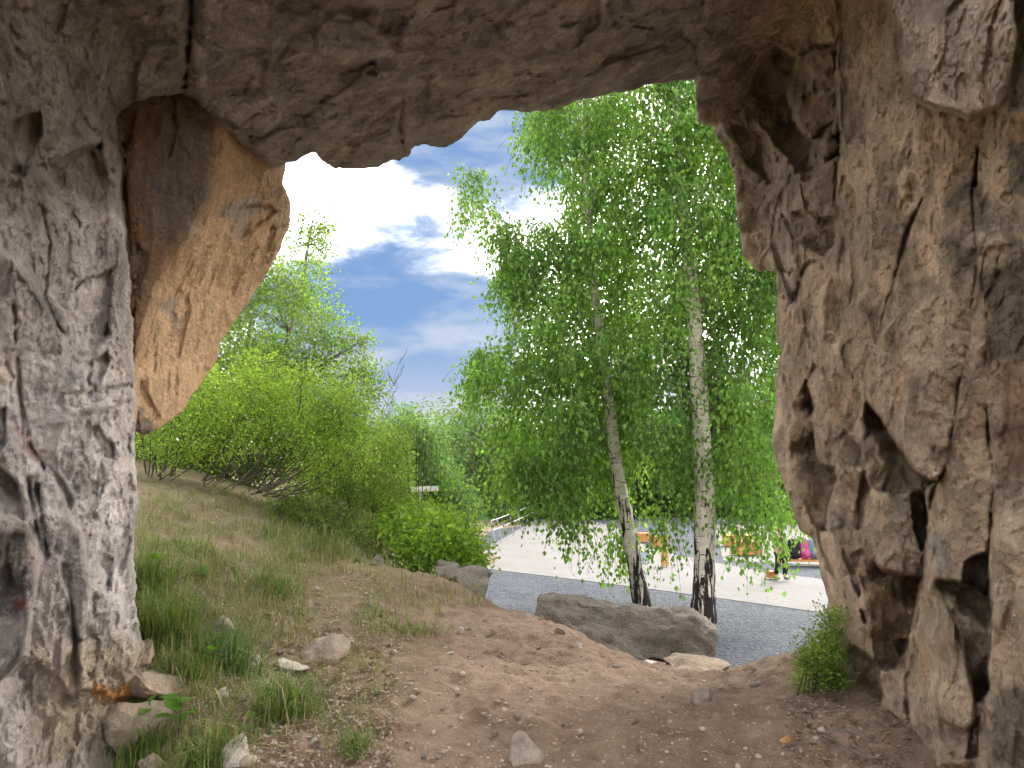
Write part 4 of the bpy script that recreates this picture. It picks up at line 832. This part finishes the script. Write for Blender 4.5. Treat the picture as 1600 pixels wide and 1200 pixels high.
# shrub at the foot of the right wall
rb = GP(1268, 1095)
rcl = sample_clumps([(1304,945),(1284,985),(1268,1015),(1250,1060),(1246,1100),(1272,1116),(1305,1100),(1316,1000)], 28, 13, rb[1]+.35, .2, 81)
rst = [(np.array([rb+np.array([q*.003, abs(q)*.004, 0]), P(1268+q*.5, 1040, rb[1]+.2), P(1270+q*1.3, 985+abs(q), rb[1]+.35)]), .005, .002) for q in (-20, -12, -5, 4, 10, 16, 22)]
plant('feathery_plant', rb, 'feathery light green plant at the foot of the right wall', 'plant', rst, rcl, 60,   .11, 6, -.25, .026, (.15, .25, .04), (.34, .47, .10), seed=8, aspect=.45, limb_r=.002, twig_r=.0013, every=2)
# grass -----------------------------------------------------------------
def blades(name, base, h, wd, mat, parent, col, origin, lean=.5, seed=0, curl=.45):
    r = np.random.default_rng(seed); n = len(base); az = r.uniform(0, 6.283, n); ln = (r.random(n)**.8*lean)[:, None]; dr = np.stack([np.cos(az), np.sin(az), np.zeros(n)], 1)
    sd_ = np.stack([-np.sin(az+r.normal(0, .6, n)), np.cos(az), np.zeros(n)], 1); h = h[:, None]; w = wd[:, None]
    m1 = base+np.array([0, 0, 1])*h*.55+dr*h*ln*.35; tp = base+np.array([0, 0, 1])*h*(1-ln*.45)+dr*h*ln*1.1
    V = np.stack([base-sd_*w, base+sd_*w, m1-sd_*w*.7, m1+sd_*w*.7, tp], 1).reshape(-1, 3)-np.asarray(origin); i = np.arange(n)[:, None]*5
    Fc = np.concatenate([i+np.array([[0, 1, 3]]), i+np.array([[0, 3, 2]]), i+np.array([[2, 3, 4]])])
    return mesh_obj(name, V, Fc, mat, parent, col=np.repeat(col, 5, 0), smooth=False)
def gcols(n, r, dry=.25):
    f = r.random((n, 1)); c = np.array([.085, .15, .03])*(1-f)+np.array([.19, .27, .065])*f; d = (r.random((n, 1)) < dry); return np.where(d, np.array([.33, .28, .15])*r.uniform(.6, 1.1, (n, 1)), c)*np.exp(r.normal(0, .2, (n, 1)))
def tuft(u, v, n, hpx, spx, label, seed, dry=.15, tintc=(1, 1, 1)):
    r = np.random.default_rng(seed); b0 = GP(u, v); s = b0[1]/F; off = r.normal(0, spx*s*.42, (n, 2)); bx, by = b0[0]+off[:, 0], b0[1]+off[:, 1]*.8
    base = np.stack([bx, by, zlook(bx, by)-.01], 1); root = empty('grass_tuft', b0, label, 'grass tuft', 'grass tufts on the left bank')
    blades('blades', base, hpx*s*r.uniform(.3, 1.2, n), r.uniform(.0022, .0045, n), M['grass'], root, gcols(n, r, dry)*np.array(tintc), b0, 1.15, seed)
for a in [(448,1120,900,85,52,'dense tall grass tuft at the lower middle of the left bank',1), (362,1042,650,75,50,'blue-green grass tuft beside the white limestone chunk',2,.1,(.8,.95,1.25)), (262,1010,900,120,42,'tall grass clump beside the left wall above the ledge block',3), (235,930,700,95,40,'long grass against the edge of the left wall, topmost',4),
          (425,920,420,45,46,'small green tuft high on the bank near the bluish stone',5), (300,870,500,45,50,'low tuft on the upper bank beside the left wall',6), (330,1185,600,65,60,'green tuft at the bottom edge beside the broad pale stone',7), (455,850,600,40,70,'long pale grass at the foot of the thicket',8,.35), (520,860,500,45,50,'tall pale grass under the low shrub near the path crest',9,.3),
          (560,1170,260,30,34,'thin short tuft on the floor at the bottom centre left',10), (645,985,380,16,42,'flat low tuft on the path right of the tan stone',11), (740,925,220,32,26,'small tuft hanging below the bank edge rocks',12), (290,1060,350,55,40,'sparse tuft between the ledge block and the blue-green tuft',13), (215,1185,420,70,42,'shaded grass tuft in the corner under the left wall',14), (140,1205,300,50,44,'grass tuft at the bottom left corner against the rock',15)]: tuft(a[0], a[1], int(a[2]*.62), *a[3:])
r = np.random.default_rng(5); cand = []
for ua, ub, va, vb, n in [(218,560,770,900,2600), (215,340,850,1060,1900), (340,480,880,1010,700), (215,400,1000,1200,700), (400,600,1000,1200,200), (560,700,860,1000,600), (430,620,800,880,2500), (700,800,880,950,250)]:
    u = r.uniform(ua, ub, n); v = r.uniform(va, vb, n); cand.append(np.array([GP(a, b) for a, b in zip(u, v)]))
cand = np.concatenate(cand); cl = fbm(cand*np.array([1, 1, 0]), 2.2, 3, .6); cand = cand[(cl > -.12+r.normal(0, .12, len(cand))) & (cand[:, 2] > .3)]
cand = np.repeat(cand, 3, 0)+r.normal(0, .035, (len(cand)*3, 3))*np.array([1, 1, 0]); cand[:, 2] = zlook(cand[:, 0], cand[:, 1])-.01; n = len(cand)
gr = blades('bank_grass', cand, r.uniform(.05, .17, n)*np.exp(r.normal(0, .3, n)), r.uniform(.002, .004, n), M['grass'], None, gcols(n, r, .55), (0, 0, 0), .95, 3)
tag(gr, 'thin patchy grass and straw covering the left bank', 'grass', kind='stuff')
# dead leaves and bark bits
def litter(name, label, zones, seed, sz=(.02, .05)):
    r = np.random.default_rng(seed); p = np.concatenate([np.array([GP(a, b) for a, b in zip(r.uniform(ua, ub, n), r.uniform(va, vb, n))]) for ua, ub, va, vb, n in zones]); p = p[p[:, 2] > .3]; n = len(p); p[:, 2] += r.uniform(.004, .02, n)
    az = r.uniform(0, 6.28, n); ax = np.stack([np.cos(az), np.sin(az), r.normal(0, .25, n)], 1); f = r.random((n, 1)); c = np.array([.16, .10, .06])*(1-f)+np.array([.42, .34, .25])*f
    o = leaves(name, p, ax, r.uniform(*sz, n), M['grass'], None, c, (0, 0, 0), .5, .3, flat=.8); tag(o, label, 'leaf litter', kind='stuff')
litter('leaf_litter', 'dry leaf and bark litter on the bank and at the wall foot', [(300, 620, 860, 1200, 3200), (1230, 1420, 1080, 1200, 500), (560, 1250, 1000, 1200, 160), (220, 400, 780, 960, 400)], 4)
# dead sticks at the foot of the right wall
r_ = random.Random(3)
for i, lb in enumerate(['long thin dead stick slanting below the feathery plant', 'dead stick lying toward the right wall foot', 'short dead stick beside the orange stone', 'dead stick nearest the bottom right corner']):
    g = GP(*[(1270, 1120), (1315, 1150), (1250, 1170), (1330, 1180)][i]); az = r_.uniform(-1, .6); L = r_.uniform(.2, .4)
    p = np.array([[g[0]+math.cos(az)*L*t, g[1]+math.sin(az)*L*t, 0] for t in np.linspace(-.5, .5, 6)]); p[:, 2] = zlook(p[:, 0], p[:, 1])+.012+np.linspace(0, .03, 6); tb = Tubes(); tb.add(p-g, np.linspace(.006, .003, 6), 5)
    o = tb.build('dead_stick', M['greytwig']); o.location = g; tag(o, lb, 'stick')
# broad-leaved weeds
def big_leaf_mesh():
    V = []; Fc = []; L = 9
    for i in range(L+1):
        t = i/L; w = .30*math.sin(math.pi*min(1, t*.93+.05))**.75*(1-t*.25); zc = -.22*t*t
        V += [(-w, t, zc+w*.25), (-w*.5, t, zc+w*.06), (0, t, zc), (w*.5, t, zc+w*.06), (w, t, zc+w*.25)]
    for i in range(L):
        for j in range(4): a = i*5+j; Fc.append((a, a+1, a+6, a+5))
    return np.array(V), np.array(Fc)
lv, lfc = big_leaf_mesh()
lme = mesh_obj('leaf', lv, lfc, M['leaf'], col=np.tile(np.array([.10, .23, .02]), (len(lv), 1))); LM = lme.data; bpy.data.objects.remove(lme)
def weed(u, v, label, n, spx, hpx, seed):
    r = random.Random(seed); b0 = GP(u, v); s = b0[1]/F; root = empty('broad_leaf_weed', b0, label, 'weed', 'broad-leaved weeds on the left bank'); tb = Tubes(); top = np.array([0, 0, hpx*s]); tb.add(np.array([[0, 0, -.01], top*.5+np.array([.01, 0, 0]), top]), [.006, .004, .003], 5); tb.build('stem', M['twig'], root)
    for i in range(n):
        o = bpy.data.objects.new('leaf', LM); COL.objects.link(o); o.parent = root; t = .35+.65*i/max(1, n-1); o.location = top*t; o.rotation_euler = (r.uniform(.1, .9), r.uniform(-.3, .3), i*2.4+r.uniform(-.3, .3)); sc = spx*s*r.uniform(.75, 1.1); o.scale = (sc*1.2, sc, sc)
weed(278, 1150, 'tall weed with large light green leaves beside the wall foot', 7, 38, 52, 1); weed(330, 1050, 'small light green broad-leaved weed above the flat pale stone', 5, 22, 30, 2); weed(245, 890, 'grey-green leafy weed tucked against the left wall edge', 7, 22, 20, 3)
weed(395, 1150, 'small weed in front of the broad pale stone', 4, 22, 26, 4); weed(230, 1165, 'weed in the shade under the ledge block', 6, 22, 60, 5); weed(316, 905, 'blue-green leafy weed on the upper bank', 7, 18, 12, 6)

# ------------------------------------------------------------------ things on the yard
M['steel'] = plain('galvanised_steel', (.42, .44, .46), .45, .6); M['wood'] = plain('orange_wood', (.55, .25, .09), .6, 0, .25, 9); M['yellowwood'] = plain('yellow_wood', (.62, .38, .12), .6, 0, .2, 9)
M['white'] = plain('white_paint', (.72, .72, .72), .5, 0, .05); M['black'] = plain('black_cloth', (.018, .018, .022), .85); M['pink'] = plain('pink_cloth', (.55, .07, .26), .8, 0, .3, 20); M['greyblue'] = plain('grey_blue_cloth', (.16, .23, .28), .8, 0, .4, 20)
M['mint'] = plain('mint_cloth', (.40, .55, .52), .7, 0, .2, 12); M['skin'] = plain('skin', (.52, .33, .24), .6, 0, .06); M['cap'] = plain('yellow_cap', (.60, .42, .10), .8); M['shirt'] = plain('dusty_green_shirt', (.20, .26, .16), .85, 0, .2); M['paleblue'] = plain('pale_blue_plastic', (.42, .52, .64), .4, 0, .06); M['shoe'] = plain('grey_shoe', (.16, .18, .16), .8)
def box_bm(bm, c, s, rz=0, bev=.0):
    r = bmesh.ops.create_cube(bm, size=1); vs_ = r['verts']; bmesh.ops.scale(bm, vec=s, verts=vs_)
    if rz: bmesh.ops.rotate(bm, verts=vs_, cent=(0, 0, 0), matrix=__import__('mathutils').Matrix.Rotation(rz, 3, 'Z'))
    bmesh.ops.translate(bm, vec=c, verts=vs_)
    if bev: bmesh.ops.bevel(bm, geom=[e for e in bm.edges if all(v in vs_ for v in e.verts)], offset=bev, segments=2, affect='EDGES')
def bm_obj(name, bm, mat, parent=None, smooth=False):
    me = bpy.data.meshes.new(name); bm.to_mesh(me); bm.free(); me.materials.append(mat)
    if smooth: me.polygons.foreach_set('use_smooth', np.ones(len(me.polygons), bool))
    o = bpy.data.objects.new(name, me); COL.objects.link(o); o.parent = parent; return o
def crate(name, loc, w, dp, h, label, cat, mat='wood', rz=.3):
    root = empty(name, loc, label, cat, None, rz); n = max(2, int(h/.11)); ph = h/n
    for i in range(n):
        for sx, sy, ww, dd in ((0, -dp/2, w, .02), (0, dp/2, w, .02), (-w/2, 0, .02, dp-.02), (w/2, 0, .02, dp-.02)):
            bm = bmesh.new(); box_bm(bm, (sx, sy, ph*(i+.5)), (ww, dd, ph-.012), 0, .003); bm_obj('plank', bm, M[mat], root)
    bm = bmesh.new(); box_bm(bm, (0, 0, h+.012), (w+.03, dp+.03, .024), 0, .004); bm_obj('top_board', bm, M[mat], root); return root
crate('wooden_bench', PZ(1166, 866, .04), .75, .45, .34, 'orange plank seat half hidden by birch leaves right of the thick trunk', 'seat')
crate('wooden_bench', PZ(1152, 852, .04), .8, .5, .3, 'further orange plank seat above and behind the nearer one', 'seat', rz=.1)
crate('wooden_block', PZ(1206, 903, .04), .19, .19, .13, 'small orange wooden block on the paving beside the child', 'block')
crate('wooden_bench', PZ(1030, 854, .04), .4, .35, .3, 'orange plank seat seen between the two birch trunks', 'seat'); crate('wooden_bench', PZ(1005, 846, .04), .35, .35, .26, 'small orange seat just right of the slender trunk', 'seat', rz=.6)
crate('wooden_post', PZ(1039, 884, .04), .14, .14, .42, 'short yellow wooden post between the birches', 'post', 'yellowwood'); 
# bench with backpacks
bl = PZ(1262, 884, .04); bench = empty('low_bench', bl, 'low orange bench carrying backpacks by the right wall', 'bench', None, -.12)
for i in range(3): bm = bmesh.new(); box_bm(bm, (.35, .1+i*.15, .11), (2.0, .13, .04), 0, .006); bm_obj('plank', bm, M['wood'], bench)
for sx in (-.5, 1.2): bm = bmesh.new(); box_bm(bm, (sx, .25, .045), (.08, .4, .09), 0, .004); bm_obj('leg', bm, M['wood'], bench)
def backpack(loc, mat, label, w, h, rz):
    root = empty('backpack', loc, label, 'backpack', 'backpacks on the low bench', rz); bm = bmesh.new(); bmesh.ops.create_icosphere(bm, subdivisions=3, radius=1)
    for v in bm.verts:
        x, y, z = v.co; f = lambda q, e: math.copysign(abs(q)**e, q); v.co = (f(x, .6)*w/2*(1-.12*max(0, z)), f(y, .6)*w*.32, f(z, .62)*h/2+h/2)
        v.co += Vector((mnoise.noise(v.co*9)*.015, mnoise.noise(v.co*7)*.015, 0))
    bm_obj('body', bm, M[mat], root, True)
    bm = bmesh.new(); bmesh.ops.create_icosphere(bm, subdivisions=2, radius=1); bmesh.ops.scale(bm, vec=(w*.36, w*.16, h*.22), verts=bm.verts); bmesh.ops.translate(bm, vec=(0, -w*.3, h*.3), verts=bm.verts); bm_obj('front_pocket', bm, M[mat], root, True)
    tb = Tubes(); tb.add(np.array([[-.05, 0, h-.01], [-.03, 0, h+.05], [.03, 0, h+.05], [.05, 0, h-.01]]), .008, 5); tb.build('handle', M['black'], root)
    for sx in (-1, 1): tb = Tubes(); tb.add(np.array([[sx*w*.22, w*.25, h*.9], [sx*w*.26, w*.42, h*.6], [sx*w*.24, w*.3, h*.15]]), .014, 5); tb.build('strap', M['black'], root)
for du, mt, lb, w_, h_ in [(-14, 'black', 'black backpack at the left end of the low bench', .38, .5), (3, 'pink', 'pink backpack in the middle of the low bench', .36, .5), (17, 'greyblue', 'grey-blue patterned backpack right of the pink one', .4, .52), (32, 'mint', 'mint green bag at the hidden right end of the bench', .36, .42)]:
    l = PZ(1262+du, 884, .04); l[1] += .28; l[2] = .175; backpack(l, mt, lb, w_, h_, random.uniform(-.3, .3))
tb = Tubes(); p0 = P(1242, 836, bl[1]+.6); p1 = P(1281, 850, bl[1]+.6); tb.add(np.array([p0, p0*.6+p1*.4+np.array([0, 0, .03]), p1, p1+np.array([.5, 0, -.62])])-p1, .022, 8); o = tb.build('white_hoop', M['white']); o.location = p1; tag(o, 'white curved bar leaning over the backpacks', 'bar')
# pale blue bucket
bk = PZ(1004, 878, .04); root = empty('bucket', bk, 'pale blue lidded bucket just right of the slender birch trunk', 'bucket')
def lathe(name, prof, mat, parent, n=20):
    V = [(r0*math.cos(2*math.pi*j/n), r0*math.sin(2*math.pi*j/n), z) for r0, z in prof for j in range(n)]; Fc = [(i*n+j, i*n+(j+1) % n, (i+1)*n+(j+1) % n, (i+1)*n+j) for i in range(len(prof)-1) for j in range(n)]; return mesh_obj(name, V, Fc, mat, parent)
lathe('body', [(.0, .0), (.10, .0), (.105, .01), (.125, .27), (.128, .28)], M['paleblue'], root); lathe('lid', [(.138, .27), (.138, .30), (.125, .312), (.0, .318)], M['white'], root)
# child
cb = PZ(1222, 906, .04); root = empty('person', cb, 'child in black trousers and grey shoes walking on the pale paving, half hidden by leaves', 'person', None, .3)
def skin_body(name, verts, edges, rad, mat, parent, lv=2):
    me = bpy.data.meshes.new(name); me.from_pydata(verts, edges, []); me.materials.append(mat); o = bpy.data.objects.new(name, me); COL.objects.link(o); o.parent = parent
    m = o.modifiers.new('skin', 'SKIN'); m.use_smooth_shade = True
    for i, q in enumerate(rad): me.skin_vertices[0].data[i].radius = (q, q) if not isinstance(q, tuple) else q
    me.skin_vertices[0].data[0].use_root = True; s_ = o.modifiers.new('sub', 'SUBSURF'); s_.levels = lv; s_.render_levels = lv; return o
H = 1.17
bodyv = [(0,0,.58),(0,0,.70),(0,.0,.86),(0,0,.94),(0,-.01,1.0),(0,-.015,1.08),(.09,0,.88),(.15,.02,.70),(.16,-.05,.53),(-.09,0,.88),(-.15,.0,.70),(-.14,-.08,.54),(.07,0,.54),(.08,-.04,.30),(.08,.02,.06),(.08,-.08,.03),(-.07,0,.54),(-.08,.02,.30),(-.09,.10,.07),(-.09,.02,.035)]
bodye = [(0,1),(1,2),(2,3),(3,4),(4,5),(2,6),(6,7),(7,8),(2,9),(9,10),(10,11),(0,12),(12,13),(13,14),(14,15),(0,16),(16,17),(17,18),(18,19)]
skin_body('body', bodyv, bodye, [.085,.085,.09,.035,.07,.07,.04,.032,.02,.04,.032,.02,.06,.042,.03,.025,.06,.042,.03,.025], M['skin'], root)
skin_body('trousers', [(0,0,.60),(.07,0,.53),(.08,-.04,.30),(.08,.02,.09),(-.07,0,.53),(-.08,.02,.30),(-.09,.10,.10)], [(0,1),(1,2),(2,3),(0,4),(4,5),(5,6)], [.10,.078,.058,.048,.078,.058,.048], M['black'], root)
skin_body('shirt', [(0,0,.60),(0,0,.72),(0,0,.86),(.10,0,.88),(.15,.02,.72),(-.10,0,.88),(-.15,0,.72)], [(0,1),(1,2),(2,3),(3,4),(2,5),(5,6)], [.10,.10,.10,.052,.045,.052,.045], M['shirt'], root)
lathe('cap', [(.092, 1.06), (.095, 1.10), (.08, 1.15), (.04, 1.175), (0, 1.18)], M['cap'], root)
for x, y in ((.08, -.05), (-.09, .05)):
    bm = bmesh.new(); bmesh.ops.create_icosphere(bm, subdivisions=2, radius=1); bmesh.ops.scale(bm, vec=(.04, .095, .035), verts=bm.verts); bmesh.ops.translate(bm, vec=(x, y, .035), verts=bm.verts); bm_obj('shoe', bm, M['shoe'], root, True)
# white board on a post behind the thicket
wb = P(665, 764, 16.0); b0 = np.array([wb[0], wb[1], max(0, float(zlook(wb[0], wb[1])))]); root = empty('white_board', b0, 'narrow white horizontal board on a post behind the thicket', 'board')
bm = bmesh.new(); box_bm(bm, (0, 0, wb[2]-b0[2]), (.62, .04, .11), 0, .006); o = bm_obj('board', bm, M['white'], root); o.rotation_euler = (0, -.03, 0)
tb = Tubes(); tb.add(np.array([[-.1, .03, -.05], [-.1, .03, wb[2]-b0[2]]]), .03, 8); tb.build('post', M['steel'], root)
# steel railing along the paving's left edge
rl = [PZ(u, v, .04) for u, v in [(775, 853), (784, 849), (803, 838), (815, 831), (826, 824), (838, 817)]]
root = empty('railing', rl[0], 'grey metal railing along the left edge of the pale paving', 'railing'); tops = []
for p in rl:
    tb = Tubes(); top = p+np.array([-.16, .05, .78]); tops.append(top); tb.add(np.array([p, top])-rl[0], .018, 6); tb.build('post', M['steel'], root)
tops = np.array(tops)
for k, dz in ((1.0, 0), (.62, 0)):
    q = np.array([np.array(a)*(1-k)+b*k for a, b in zip(rl, tops)]); tb = Tubes(); tb.add(np.vstack([q, q[-1]+(q[-1]-q[-2])*1.5])-rl[0], .016, 6); tb.build('rail', M['steel'], root)
